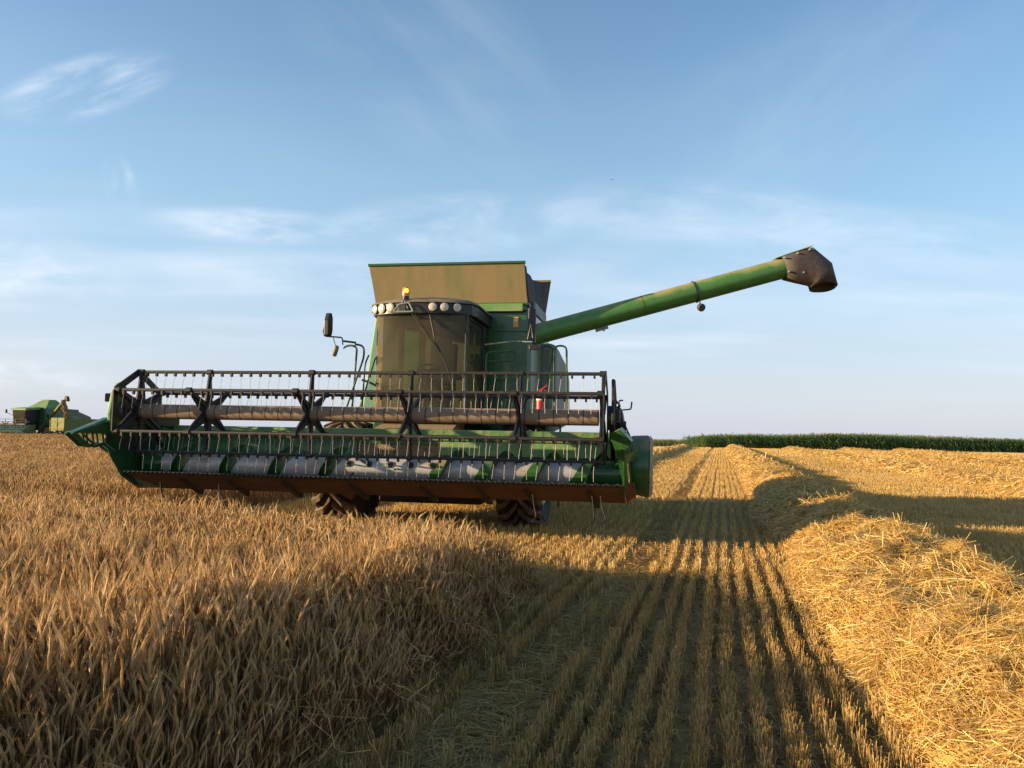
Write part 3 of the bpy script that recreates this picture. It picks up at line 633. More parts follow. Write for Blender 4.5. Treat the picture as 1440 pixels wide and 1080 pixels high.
def combine():
    root = empty('combine_harvester', (-2.236, 11.36, 0), radians(-10))
    tag(root, 'large dusty green combine harvester facing the camera with a wide black reel', 'combine harvester')
    # ---------------- reel
    ZR = 1.937
    tb = MB(); tb.lathe([(.112, -3.5), (.112, 3.5)], T(0, 0, ZR)@RX90, 28); reel = tb.build('reel', M['tube'], root, smooth=True)
    spx = [-3.55, -2.403, -.748, .785, 2.391, 3.55]; RR = .61
    dirs = [pi/2+k*pi/3 for k in range(6)]
    for si, sx in enumerate(spx):
        end = si in (0, 5); sp = MB()
        sp.lathe([(.15, -.03), (.15, .03)], T(sx, 0, ZR)@RX90, 20)
        for a in dirs:
            d = Vector((0, cos(a), sin(a))); n = Vector((0, -sin(a), cos(a))); c = Vector((sx, 0, ZR))
            w0, w1 = (.12, .075) if end else (.105, .045)
            sp.hexa([c+d*.08-n*w0+Vector((-.012, 0, 0)), c+d*RR-n*w1*.5+Vector((-.012, 0, 0)), c+d*RR+n*w1*.5+Vector((-.012, 0, 0)), c+d*.08+n*w0+Vector((-.012, 0, 0))],
                    [c+d*.08-n*w0+Vector((.012, 0, 0)), c+d*RR-n*w1*.5+Vector((.012, 0, 0)), c+d*RR+n*w1*.5+Vector((.012, 0, 0)), c+d*.08+n*w0+Vector((.012, 0, 0))])
            sp.tube([c+d*.1+Vector((.02, 0, 0)), c+d*RR+Vector((.02, 0, 0))], .018, 6)
            sp.lathe([(.042, -.04), (.042, .04)], T(sx, RR*cos(a), ZR+RR*sin(a))@RX90, 10)
            if end:                                                # outer straps joining the tips
                a2 = a+pi/3; p, q = c+Vector((0, cos(a), sin(a)))*RR, c+Vector((0, cos(a2), sin(a2)))*RR; e = (q-p).normalized(); m = Vector((1, 0, 0)).cross(e)*.05
                o = Vector((-.035 if si == 0 else .035, 0, 0)); sp.hexa([p-m+o, q-m+o, q+m+o, p+m+o], [p-m+o*1.5, q-m+o*1.5, q+m+o*1.5, p+m+o*1.5])
        sp.build('spider', M['black'], reel)
    rest = MB()
    for bi, a in enumerate(dirs):
        by, bz = RR*cos(a), ZR+RR*sin(a); br = MB(); br.tube([(-3.6, by, bz), (3.6, by, bz)], .026, 10)
        xs_ = [-3.45+.1565*i for i in range(45)]
        for x in xs_: br.box((x, by-.002, bz-.04), (.028, .045, .055))
        bar = br.build('tine_bar', M['bar'], reel, smooth=False)
        for i, x in enumerate(xs_):
            sl = random.uniform(-.03, .01)+.012; fy = random.uniform(.02, .05)
            pts = [(x+.006, by-.01, bz-.06), (x+sl*.4, by-.01-fy*.4, bz-.16), (x+sl, by-fy, bz-.27)]
            if bi in (2, 3):
                t_ = MB(); t_.tube(pts, .0031, 4); t_.build('tine', M['wire'], bar)
            else: rest.tube(pts, .0031, 4)
    tag(rest.build('tines', M['wire'], reel), kind='stuff')
    # reel arms and end drives
    for s, x in ((-1, -3.74), (1, 3.68)):
        ra = MB(); ra.hexa([(x-.05, 1.25, 1.66), (x-.05, 1.25, 1.84), (x-.05, -.12, 2.03), (x-.05, -.12, 1.86)], [(x+.05, 1.25, 1.66), (x+.05, 1.25, 1.84), (x+.05, -.12, 2.03), (x+.05, -.12, 1.86)])
        ra.tube([(x-.02, .95, 1.35), (x-.02, .35, 1.86)], .035, 10); ra.tube([(x-.02, .6, 1.62), (x-.02, .3, 1.9)], .022, 8)
        ra.box((x+s*.06, .1, 1.97), (.10, .34, .2)); ra.lathe([(.17, 0), (.17, .06), (.09, .08)], T(x-.05, 0, ZR)@RX90, 18)
        for k in range(5):
            ra.tube(rounded([(x+s*.02, .3+.1*k, 1.95), (x+s*.1, .2+.1*k, 2.12+.04*sin(k*2)), (x+s*.04, -.05+.15*k, 2.2-.05*k), (x, .5+.1*k, 1.9)], .06), .012, 6)
        if s > 0:
            for sg in (-1, 1): ra.tube([(x+.02, sg*.05, 2.46), (x+.03, sg*.24, 2.2), (x+.03, sg*.25, 1.9), (x+.02, sg*.08, 1.62)], .026, 6)
            ra.hexa([(x+.06, .2, 1.5), (x+.06, .75, 1.5), (x+.06, .6, 2.05), (x+.06, .3, 2.12)], [(x+.20, .3, 1.5), (x+.22, .75, 1.5), (x+.14, .6, 2.02), (x+.12, .3, 2.08)])
            ra.tube(rounded([(x+.08, .4, 2.05), (x+.08, .4, 2.2), (x+.14, .4, 2.2)], .03), .013, 6); ra.tube(rounded([(x+.08, .5, 2.06), (x+.25, .55, 2.08), (x+.26, .55, 2.19)], .03), .012, 6)
            ra.tube([(x+.1, .4, 1.95), (x+.26, .6, 1.6)], .03, 6); ra.lathe([(.05, 0), (.05, .09)], T(x+.1, .25, 1.85)@RX90, 12)
        ra.build('reel_arm', M['black'], root)
    # ---------------- header
    hb = MB(); X0, X1 = -3.9, 3.84
    hb.prism([(1.06, .96), (1.10, .96), (1.17, 1.62), (1.13, 1.62)], X0, MC-.72); hb.prism([(1.06, .96), (1.10, .96), (1.17, 1.62), (1.13, 1.62)], MC+.72, X1)
    hb.prism([(1.13, 1.5), (1.17, 1.5), (1.17, 1.62), (1.13, 1.62)], MC-.72, MC+.72)
    header = hb.build('header', M['green'], root)
    bm_ = MB(); bm_.prism([(1.08, 1.62), (1.10, 1.56), (1.22, 1.56), (1.26, 1.62), (1.24, 1.74), (1.10, 1.735)], X0, X1)
    for i in range(9): bm_.box((X0+.5+i*.86, 1.28, 1.4), (.08, .05, .5))
    bm_.build('top_beam', M['green_light'], header, bevel=.012)
    dl = MB(); dl.prism([(1.02, 1.34), (1.06, 1.34), (1.12, 1.55), (1.075, 1.55)], .95, X1-.05); dl.build('deflector_sheet', M['green_light'], header)
    fl = MB(); prof = [(.15, 1.0), (.36, .93), (.52, .80), (.75, .755), (.95, .80), (1.06, .955)]
    for i in range(len(prof)-1):
        (ya, za), (yb, zb) = prof[i], prof[i+1]; fl.hexa([(X0, ya, za), (X1, ya, za), (X1, yb, zb), (X0, yb, zb)], [(X0, ya, za-.012), (X1, ya, za-.012), (X1, yb, zb-.012), (X0, yb, zb-.012)])
    fl.build('floor_pan', M['floor_steel'], header)
    sk = MB(); sk.hexa([(X0+.02, .17, .975), (X1+.05, .17, .975), (X1+.05, .62, .72), (X0+.35, .62, .72)], [(X0+.02, .20, .985), (X1+.05, .20, .985), (X1+.05, .65, .74), (X0+.35, .65, .74)])
    sk.hexa([(X0+.35, .63, .72), (X1+.05, .63, .72), (X1+.05, 1.15, .78), (X0+.35, 1.15, .78)], [(X0+.35, .63, .74), (X1+.05, .63, .74), (X1+.05, 1.15, .80), (X0+.35, 1.15, .80)])
    sk.build('skid_panel', M['rust'], header)
    for x in (-3.0, -2.2, -1.3, -.2, .9, 1.75, 2.45, 3.35):
        st = MB(); st.hexa([(x-.035, .30, .87), (x+.035, .30, .87), (x+.14, .72, .63), (x+.05, .72, .63)], [(x-.035, .26, .90), (x+.035, .26, .90), (x+.14, .72, .74), (x+.05, .72, .74)]); st.build('skid_brace', M['black'], header)
    for x, w_ in ((-3.35, .25), (-2.35, .3), (2.55, .05), (3.4, -.02), (3.52, .1)):
        st = MB(); st.tube(rounded([(x, .30, .84), (x+.02, .3, .68), (x+.05+w_*.4, .22, .52), (x+w_*.5, .1, .47)], .05), .012, 6); st.build('crop_lifter', M['rubber'], header)
    kn = MB(); kn.box((-.03, .14, 1.0), (X1-X0-.1, .10, .025))
    n_ = int((X1-X0-.1)/.0762)
    for i in range(n_):
        x = X0+.09+i*.0762; kn.hexa([(x-.014, .12, .985), (x+.014, .12, .985), (x+.014, .12, 1.018), (x-.014, .12, 1.018)], [(x-.003, .02, .992), (x+.003, .02, .992), (x+.003, .02, 1.0), (x-.003, .02, 1.0)])
        if i % 2: kn.box((x+.038, .13, 1.018), (.03, .07, .008), (0, 0, .5))
    kn.build('knife_bar', M['bar'], header)
    au = MB(); AY, AZ_ = .68, 1.135
    au.lathe([(.185, X0+.08), (.185, X1-.06)], T(0, AY, AZ_)@RX90, 36); aug = au.build('feed_auger', M['steel'], root, smooth=True)
    for (xa, xb, tn, hd_, ph) in ((X0+.1, MC-.75, 4.0, 1, .4), (X1-.08, MC+.75, 3.8, -1, 2.2)):
        fg = MB(); helix(fg, xa, xb, tn, .18, .31, AY, AZ_, hd_, ph, th=.012); fl_ = fg.build('auger_flight', M['green_clean'], aug, smooth=True)
        fb = MB(); helix(fb, xa, xb, tn, .17, .189, AY, AZ_, hd_, ph, th=.19 if xb > xa else -.19); fb.build('flight_root', M['green'], aug, smooth=True)
    for xa, xb in ((X0+.06, X0+.42), (X1-.52, X1-.05)):
        sv = MB(); sv.lathe([(.192, xa), (.192, xb)], T(0, AY, AZ_)@RX90, 36); sv.build('end_sleeve', M['green_clean'], aug, smooth=True)
    for i in range(7):
        for k in range(2):
            fn = MB(); x = MC-.55+.18*i; a = 1.1+i*.9+k*pi; fn.tube([(x, AY+.17*sin(a), AZ_+.17*cos(a)), (x, AY+.32*sin(a), AZ_+.32*cos(a))], .013, 6); fn.build('auger_finger', M['black'], header)
    for i in range(6):
        fn = MB(); x = MC-.95+.33*i; fn.lathe([(.055, -.01), (.05, .02), (.015, .03), (.012, .12)], T(x, AY-.175, AZ_+.06)@Matrix.Rotation(radians(80), 4, 'X'), 10); fn.build('auger_finger', M['black'], header)
    prl = [(-.20, 1.75), (-.22, 1.5), (-.09, 1.26), (.18, .945), (.6, .73), (1.15, .70), (1.24, .9), (1.26, 1.72), (.9, 1.80)]
    for x, nm in ((-3.95, 'l'), (3.86, 'r')):
        es = MB(); es.prism(prl, x-.02, x+.02)
        es.tube([(x, p[0], p[1]) for p in prl[:6]], .022, 6)
        es.build('end_sheet', M['green_clean'], header, bevel=.006)
    # left: light green reel-end shield and folded-out divider nose
    sh = MB(); sh.prism([(-.22, 1.62), (-.26, 1.9), (-.20, 2.2), (-.10, 2.36), (.02, 2.40), (.10, 2.30), (.10, 1.7), (0, 1.6)], -3.93, -3.86); sh.build('reel_end_shield', M['green_light'], header, bevel=.02)
    bx = MB(); bx.box((-3.99, -.12, 2.14), (.11, .1, .13)); bx.build('marker_lamp', M['matte'], header, bevel=.01)
    dv = MB(); xl = -4.0
    dv.hexa([(xl-.05, -.92, 1.60), (xl-.12, -.08, 1.58), (xl-.12, -.05, 1.83), (xl-.05, -.16, 1.835)], [(xl+.05, -.92, 1.60), (xl+.14, -.08, 1.58), (xl+.14, -.05, 1.83), (xl+.05, -.16, 1.835)])
    for dx in (-.05, .05):
        dv.tube([(xl+dx, -.93, 1.60), (xl+dx, -.66, 1.425), (xl+dx, -.46, 1.40), (xl+dx, -.27, 1.44), (xl+dx, -.02, 1.31)], .028, 6)
        for yy in (-.72, -.52, -.3): dv.tube([(xl+dx, yy, 1.6), (xl+dx, yy+.04, 1.43)], .016, 6)
        dv.tube([(xl+dx, -.72, 1.58), (xl+dx, -.46, 1.42)], .016, 6)
    dv.build('crop_divider', M['green_clean'], header)
    # right: folded divider plate and round drive cover
    dr = MB(); dr.hexa([(3.66, -.3, 1.72), (3.80, -.38, 1.78), (3.96, -.30, 1.62), (3.86, -.16, 1.40), (3.76, -.16, 1.42)], [(3.70, -.1, 1.70), (3.82, -.1, 1.82), (3.98, -.08, 1.64), (3.92, 0, 1.40), (3.82, 0, 1.40)])
    dr.hexa([(3.86, -.18, 1.42), (4.04, .0, 1.52), (4.02, .06, 1.44), (3.9, -.1, 1.33)], [(3.88, -.1, 1.40), (4.06, .1, 1.50), (4.04, .14, 1.42), (3.92, 0, 1.31)])
    dr.hexa([(3.76, -.2, 1.42), (3.86, -.2, 1.40), (3.90, .12, 1.0), (3.84, .12, 1.0)], [(3.78, -.05, 1.42), (3.88, -.05, 1.40), (3.92, .2, 1.0), (3.86, .2, 1.0)]); dr.tube([(3.92, -.05, 1.4), (3.95, .25, .95)], .014, 6)
    dr.build('crop_divider', M['green'], header, bevel=.01)
    tw = MB(); tw.hexa([(3.83, .10, 1.02), (3.99, .14, 1.05), (4.02, .34, .80), (3.88, .42, .72)], [(3.83, .2, 1.02), (3.99, .24, 1.05), (4.02, .44, .80), (3.88, .52, .72)]); tw.build('end_toe', M['rust'], header, bevel=.008)
    dc = MB(); pr = []
    for i in range(28):
        a = 2*pi*i/28; pr.append((.70+.46*cos(a)*(1+.06*cos(2*a)), 1.255+.455*sin(a)))
    inset = [(.70+(y-.70)*.86, 1.255+(z-1.255)*.88) for y, z in pr]
    dc.hexa([(4.20, y, z) for y, z in pr], [(3.93, .70+(y-.70)*.93, 1.275+(z-1.255)*.93) for y, z in pr]); dcov = dc.build('drive_cover', M['green'], header, smooth=True, bevel=.03)
    d2 = MB(); d2.hexa([(4.203, y, z) for y, z in pr], [(4.245, y, z) for y, z in inset]); d2.build('cover_face', M['cover'], header, smooth=True)
    # straw mat caught on the feeder throat
    # ---------------- feeder house, axle, underside
    fh = MB(); fh.hexa([(MC-.72, 1.15, .85), (MC+.72, 1.15, .85), (MC+.72, 1.15, 1.60), (MC-.72, 1.15, 1.60)], [(MC-.62, 2.9, 1.35), (MC+.62, 2.9, 1.35), (MC+.62, 2.9, 2.02), (MC-.62, 2.9, 2.02)])
    fh.build('feeder_house', M['chaff'], root)
    fm = MB()
    NX, NY = 26, 12; vs = []
    for j in range(NY):
        for i in range(NX):
            x = MC-1.0+2.0*i/(NX-1); y = 1.26+.5*j/(NY-1); z = 1.60+.16*max(0, 1-((x-MC+.1)/1.0)**2)*sin(pi*min(1, (j+1)/6.0)/2)+random.uniform(-.012, .012)
            if j == 0 or i in (0, NX-1): z = 1.58
            vs.append((x, y, z))
    fs = [(j*NX+i, j*NX+i+1, (j+1)*NX+i+1, (j+1)*NX+i) for j in range(NY-1) for i in range(NX-1)]
    fm.add(vs, fs); fm.build('chaff_mat', M['chaff'], header, smooth=True)
    ch = MB(); ch.box((MC, 3.25, 1.0), (2.5, .5, .5)); ch.box((MC, 5.3, 1.25), (2.0, 5.2, .5)); ch.box((MC, 5.2, .72), (1.9, 4.6, .62)); ch.box((MC, 2.75, .85), (1.2, .4, .5)); ch.box((MC, 7.4, .75), (2.2, .25, .25))
    for s in (-1, 1): ch.box((MC+s*.95, 3.2, 1.25), (.25, .6, .8))
    ch.build('chassis', M['black'], root, bevel=.02)
    make_wheel(root, MC-1.68, 3.2, .93, .80, -1); make_wheel(root, MC+1.70, 3.2, .93, .80, 1)
    make_wheel(root, MC-1.35, 7.4, .62, .5, -1, 16, .32); make_wheel(root, MC+1.35, 7.4, .62, .5, 1, 16, .32)
    # ---------------- body
    bd = MB()
    pf = [(-1.62, 4.55), (-1.22, 3.95), (1.86, 3.95), (1.93, 4.05), (1.95, 6.6), (-1.62, 6.6)]
    lo = [(x*1.0-(.10 if x < -1.5 else 0), y, 1.72) for x, y in pf]; hi = [(x+(.28 if x < -1.5 else (.03 if x < 0 else -.01)), y, 4.16) for x, y in pf]
    bd.hexa(lo, hi)
    bd.prism([(3.90, 4.16), (6.6, 4.16), (6.6, 4.24), (3.92, 4.24), (3.86, 4.20)], -1.30, 1.90)
    body = bd.build('body', M['green_clean'], root, bevel=.02)
    sl = MB(); sl.prism([(3.835, 4.06), (3.90, 4.05), (3.91, 4.225), (3.86, 4.215)], -1.28, 1.78); sl.build('front_ledge', M['green_light'], body, bevel=.01)
    pn = MB(); pn.box((1.52, 3.945, 3.2), (.62, .02, .95)); pn.box((1.52, 3.94, 2.35), (.55, .02, .6)); pn.box((1.52, 3.935, 3.68), (.64, .03, .02)); pn.build('service_panel', M['green'], body, bevel=.01)
    sk_ = MB(); sk_.box((1.63, 3.94, 3.86), (.10, .012, .20)); sk_.build('warning_sticker', M['orange'], body)
    s2 = MB(); s2.box((1.63, 3.932, 3.90), (.05, .006, .05)); s2.build('sticker_mark', M['white'], body)
    wl = MB(); wl.box((1.80, 3.90, 4.12), (.10, .10, .09)); wl.build('side_lamp', M['blackplastic'], body, bevel=.01)
    lp = MB(); lp.hexa([(-1.72, 4.62, 1.74), (-1.72, 6.5, 1.74), (-1.44, 6.5, 4.1), (-1.44, 4.62, 4.1)], [(-1.77, 4.66, 1.78), (-1.77, 6.46, 1.78), (-1.50, 6.46, 4.06), (-1.50, 4.66, 4.06)]); lp.build('side_panel', M['green_light'], body)
    # rear hood with dusty grey side
    rh = MB(); rp = [(5.6, 1.7), (8.6, 1.9), (8.75, 2.2), (8.6, 3.1), (8.1, 3.42), (6.4, 3.62), (5.6, 3.66)]
    rh.hexa([(MC-1.5, y, z) for y, z in rp], [(MC+1.95, y, z) for y, z in rp]); rh.build('rear_hood', M['grey_panel'], root, bevel=.14, smooth=True)
    # ---------------- grain tank
    tf = MB(); tf.hexa([(-1.22, 3.93, 4.24), (1.85, 3.93, 4.24), (1.80, 3.80, 5.0), (-1.35, 3.80, 5.0)], [(-1.22, 3.97, 4.24), (1.85, 3.97, 4.24), (1.80, 3.84, 5.0), (-1.35, 3.84, 5.0)])
    tank = tf.build('grain_tank', M['tan_panel'], root, bevel=.004)
    fg_ = MB(); fg_.prism([(3.77, 4.985), (3.86, 4.985), (3.86, 5.03), (3.77, 5.03)], -1.37, 1.82); fg_.build('tank_flange', M['green_clean'], tank, bevel=.005)
    tl = MB(); tl.hexa([(-1.25, 6.0, 4.24), (1.92, 6.0, 4.24), (2.02, 6.15, 5.10), (-1.38, 6.15, 5.10)], [(-1.25, 6.04, 4.24), (1.92, 6.04, 4.24), (2.02, 6.19, 5.10), (-1.38, 6.19, 5.10)])
    tl.box((.32, 6.15, 5.09), (3.4, .09, .05)); tl.build('rear_extension', M['tan_panel'], tank)
    for s in (-1, 1):
        n = 14; ta = MB(); vs = []
        for j in range(7):
            for i in range(n+1):
                f = i/n; g = j/6; y0, y1 = 3.97+f*2.05, 3.84+f*2.32; xb = (1.87+.05*f) if s > 0 else (-1.24-.01*f); xt = (1.80+.21*f) if s > 0 else (-1.35-.02*f)
                zt = 4.97+.12*f-.13*sin(pi*f)**1.0*(.9 if f < .5 else 1)
                x = xb+(xt-xb)*g+s*.02*sin(f*23)*g-s*.10*sin(pi*f)*g; vs.append((x, y0+(y1-y0)*g, 4.24+(zt-4.24)*g))
        fs = [(j*(n+1)+i, j*(n+1)+i+1, (j+1)*(n+1)+i+1, (j+1)*(n+1)+i) for j in range(6) for i in range(n)]
        ta.add(vs, fs); o = ta.build('tank_tarp', M['tarp'], tank, smooth=True); m = o.modifiers.new('thick', 'SOLIDIFY'); m.thickness = .015
    gs = MB(); gs.box((1.935, 5.1, 4.20), (.05, 1.7, .22)); gs.build('tank_rail', M['grey_panel'], tank, bevel=.01)
    # ---------------- unloading auger, swung out to the side
    A0, A1 = Vector((1.70, 4.37, 3.60)), Vector((6.87, 5.24, 5.11)); ax = (A1-A0).normalized()
    def along(t): return A0+(A1-A0)*t
    ua = MB(); ua.tube([A0, A1], .205, 32); auger = ua.build('unloading_auger', M['auger_green'], root, smooth=True)
    rg = MB(); rg.tube([along(.652)-ax*.012, along(.652)+ax*.012], .222, 32); rg.build('flange_ring', M['black'], auger); rg = MB(); rg.tube([along(.455)-ax*.004, along(.455)+ax*.004], .2075, 32); rg.build('flange_ring', M['black'], auger)
    br_ = MB(); p = along(.30); br_.box(p+Vector((0, 0, -.235)), (.26, .05, .07), (0, -.28, 0)); br_.tube([p+Vector((.04, -.03, -.27)), p+Vector((.04, .03, -.27))], .02, 8); br_.build('auger_bracket', M['grey_panel'], auger)
    p = along(.672); la = MB(); la.tube([p+Vector((0, -.06, -.20)), p+Vector((.0, -.06, -.29))], .014, 6); la.lathe([(.02, -.07), (.075, -.03), (.082, .03), (.07, .05)], T(p.x+.02, p.y-.08, p.z-.35)@Matrix.Rotation(radians(110), 4, 'X')@Matrix.Rotation(.4, 4, 'Y'), 14); la.build('work_light', M['spout'], auger, smooth=True)
    # elbow box at the root
    eb = MB(); eb.tube([(1.62, 4.26, 2.9), (1.62, 4.26, 3.35), (1.75, 4.28, 3.62)], .23, 24); eb.build('auger_elbow', M['green_clean'], auger, smooth=True)
    # spout hood: dark rubber elbow ending in an oval mouth that faces down
    P0 = along(.985); H_ = Vector((ax.x, ax.y, 0)).normalized(); U = Vector((0, 0, 1)); B = ax.cross(U).normalized(); Nn = B.cross(ax).normalized()
    def oval(c, a, b, sq=.8): return [c+a*math.copysign(abs(cos(2*pi*i/24))**sq, cos(2*pi*i/24))+b*math.copysign(abs(sin(2*pi*i/24))**sq, sin(2*pi*i/24)) for i in range(24)]
    def oval2(t, b_, w, k=0): return oval((t+b_)/2, (t-b_)/2, B*w+U*k)
    rings = [oval2(P0+Nn*.235, P0-Nn*.225, .225), oval2(P0+ax*.34+Nn*.245, P0+H_*.26-U*.265, .24), oval2(P0+ax*.68+Nn*.24, P0+H_*.54-U*.325, .25), oval2(P0+H_*.95+U*.10, P0+H_*.565-U*.335, .245, .03), oval2(P0+H_*1.07-U*.355, P0+H_*.575-U*.375, .22, .06)]
    sp = MB(); vs = [q for r_ in rings for q in r_]; sp.add(vs, [(k*24+i, k*24+(i+1) % 24, (k+1)*24+(i+1) % 24, (k+1)*24+i) for k in range(len(rings)-1) for i in range(24)])
    so_ = sp.build('spout', M['spout'], auger, smooth=True); md = so_.modifiers.new('thick', 'SOLIDIFY'); md.thickness = .014; md.offset = 1
    tp = MB(); q0, q1 = P0-ax*.10+Nn*.212, P0+ax*.67+Nn*.262
    tp.hexa([q0-B*.15, q0+B*.15, q1+B*.15, q1-B*.15], [q0-B*.13+Nn*.02, q0+B*.13+Nn*.02, q1+B*.13+Nn*.02, q1-B*.13+Nn*.02]); tp.build('spout_cap', M['auger_green'], auger, bevel=.01)
    bt = MB()
    for t_, n_ in ((.03, .17), (.03, -.12), (.30, .19), (.30, -.21), (.55, .2)):
        q = P0+ax*t_+Nn*n_-B*(.235 if abs(n_) < .18 else .2)
        for sgn in (1, -1): bt.box(P0+ax*t_+Nn*n_+B*sgn*.215, (.03, .07, .03))
    bt.build('spout_bolts', M['steel'], auger)
    # ---------------- cab
    CC = .215
    def front_y(x): return 2.14+.15*((x-CC)/.82)**2
    cf = MB()
    cf.box((CC, 3.0, 1.93), (1.68, 1.75, .10))
    for s, nm in ((-1, 0), (1, 1)):
        xa = CC+s*.825
        if s < 0:
            pl_ = MB(); pl_.box((xa+.06, 2.36, 2.88), (.13, .04, 1.8)); left_pillar = pl_
        if s > 0: cf.hexa([(xa-.03, 2.32, 1.98), (xa+.03, 2.32, 1.98), (xa+.03, 2.42, 1.98), (xa-.03, 2.42, 1.98)], [(xa-.03, 2.32, 3.80), (xa+.03, 2.32, 3.80), (xa+.03, 2.42, 3.80), (xa-.03, 2.42, 3.80)])
        cf.box((xa, 3.72, 2.9), (.09, .22, 1.85)); cf.box((xa, 3.1, 2.02), (.06, 1.2, .10)); cf.box((xa, 3.1, 3.74), (.06, 1.2, .10))
    lw = MB(); lw.box((CC+.16, 3.80, 2.88), (1.22, .05, 1.78)); lw.box((CC-.5, 3.82, 2.1), (.3, .05, .3))
    cab = cf.build('cab', M['blackplastic'], root, bevel=.012)
    lw.build('rear_wall', M['liner'], cab, bevel=.02)
    left_pillar.build('front_pillar', M['chaff'], cab, bevel=.01)
    cs = MB(); cs.hexa([(CC-.90, 2.05, 1.86), (CC+.90, 2.05, 1.86), (CC+.98, 3.9, 1.86), (CC-.95, 3.9, 1.86)], [(CC-.88, 2.05, 1.965), (CC+.88, 2.05, 1.965), (CC+.96, 3.9, 1.93), (CC-.93, 3.9, 1.93)]); cs.build('cab_sill', M['green_light'], cab, bevel=.015)
    ws = MB(); NX = 24; vs = []
    for j in range(5):
        for i in range(NX+1):
            x = CC-.80+1.60*i/NX; w = 1-.035*(1-j/4); vs.append((CC+(x-CC)*w, front_y(x)+.04*(1-j/4), 1.97+1.83*j/4))
    ws.add(vs, [(j*(NX+1)+i, j*(NX+1)+i+1, (j+1)*(NX+1)+i+1, (j+1)*(NX+1)+i) for j in range(4) for i in range(NX)]); wo = ws.build('windscreen', M['windscreen'], cab, smooth=True)
    for s in (-1, 1):
        sg = MB(); x = CC+s*.828; sg.hexa([(x, 2.42, 2.06), (x, 3.62, 2.06), (x, 3.62, 3.70), (x, 2.42, 3.70)], [(x+s*.008, 2.42, 2.06), (x+s*.008, 3.62, 2.06), (x+s*.008, 3.62, 3.70), (x+s*.008, 2.42, 3.70)]); sg.build('side_window', M['sideglass'], cab)
        hd = MB(); xh = x+s*.07; hd.tube(rounded([(x, 2.62, 3.58), (xh, 2.66, 3.60), (xh, 2.66, 2.98), (x, 2.62, 2.93)], .06), .017, 8); hd.build('door_handle', M['black'], cab)
    st = MB(); st.box((CC+.12, 3.15, 2.5), (.55, .5, .14)); st.box((CC+.12, 3.42, 2.95), (.52, .14, .85), (-.12, 0, 0)); st.box((CC+.12, 3.46, 3.45), (.28, .10, .18)); st.box((CC+.46, 3.1, 2.72), (.14, .45, .09)); st.box((CC-.2, 3.15, 2.70), (.08, .4, .07)); st.box((CC+.12, 3.2, 2.2), (.4, .4, .45)); st.build('operator_seat', M['seat'], cab, bevel=.04)
    sw = MB(); c0 = Vector((CC+.02, 2.72, 2.82)); ring = [c0+Vector((.2*cos(a), .2*sin(a)*.55, .2*sin(a)*.55)) for a in [2*pi*i/20 for i in range(21)]]; sw.tube(ring, .016, 8); sw.tube([c0, (CC+.02, 2.5, 2.0)], .05, 10); sw.tube([ring[0], ring[10]], .012, 6); sw.box((CC+.0, 2.55, 2.45), (.24, .12, .2)); sw.build('steering_wheel', M['blackplastic'], cab)
    # roof
    def outline(k, yoff=0): return [(CC-.96*k, 3.92), (CC-.98*k, 2.62+yoff)]+[(CC+.98*k*t, 2.03+yoff+.36*abs(t)**2.8) for t in [-.95+1.9*i/16 for i in range(17)]]+[(CC+.98*k, 2.62+yoff), (CC+.96*k, 3.92)]
    rf = MB(); rf.prismz(outline(.97, .03), 3.745, 3.95); roof = rf.build('cab_roof', M['blackplastic'], root, bevel=.02)
    rt = MB(); o1, o2, o3 = outline(1.0), outline(.965, .06), outline(.8, .3)
    n = len(o1); ctr = [(x, y, 3.945) for x, y in o1]+[(x, y, 4.0) for x, y in o2]+[(x, y, 4.075) for x, y in o3]
    rt.add(ctr, [(k*n+i, k*n+(i+1) % n, (k+1)*n+(i+1) % n, (k+1)*n+i) for k in (0, 1) for i in range(n)]+[tuple(range(2*n, 3*n)), tuple(range(n))[::-1]]); rt.build('roof_shell', M['rooftop'], roof, smooth=True)
    for x in (-.63, -.475, -.29, .49, .69, .895):
        t = (x-CC)/.98; y = 2.05+.36*abs(t)**2.8; dy = .36*2.8*abs(t)**1.8*math.copysign(1, t)/.98; n_ = Vector((dy, -1, -.05)).normalized(); R_ = n_.to_track_quat('Z', 'Y').to_matrix().to_4x4()
        lm = MB(); lm.lathe([(.082, -.04), (.085, .012), (.074, .012)], T(x, y, 3.862)@R_, 20, cap=False); lo = lm.build('work_light', M['blackplastic'], roof, smooth=True)
        le = MB(); le.lathe([(.078, .004), (.066, .022), (.03, .032), (.004, .034)], T(x, y, 3.862)@R_, 20); le.build('lens', M['lens'], lo, smooth=True)
    bk = MB(); x = -.02; bk.tube(rounded([(x-.17, 1.98, 3.77), (x-.08, 2.0, 3.90), (x+.10, 2.0, 3.93), (x+.19, 1.98, 3.77), (x-.17, 1.98, 3.765)], .03), .016, 8); bk.tube([(x-.08, 2.02, 3.83), (x, 2.05, 4.03)], .012, 6); bk.tube([(x+.08, 2.02, 3.83), (x-.02, 2.05, 4.0)], .01, 6); bk.build('roof_bracket', M['grey_panel'], roof)
    bc = MB(); bc.lathe([(.055, 4.0), (.06, 4.06), (.03, 4.06)], T(x, 2.12, 0), 16); bcn = bc.build('beacon', M['blackplastic'], roof, smooth=True)
    b2 = MB(); b2.lathe([(.062, 4.06), (.066, 4.10), (.06, 4.19), (.05, 4.215), (.015, 4.23)], T(x, 2.12, 0), 20); b2.build('beacon_lens', M['amber'], bcn, smooth=True)
    b3 = MB(); b3.lathe([(.004, -.042), (.03, -.032), (.04, 0), (.03, .032), (.004, .042)], T(x+.022, 2.075, 4.155), 14); b3.build('beacon_flash', M['amber_lit'], bcn, smooth=True)
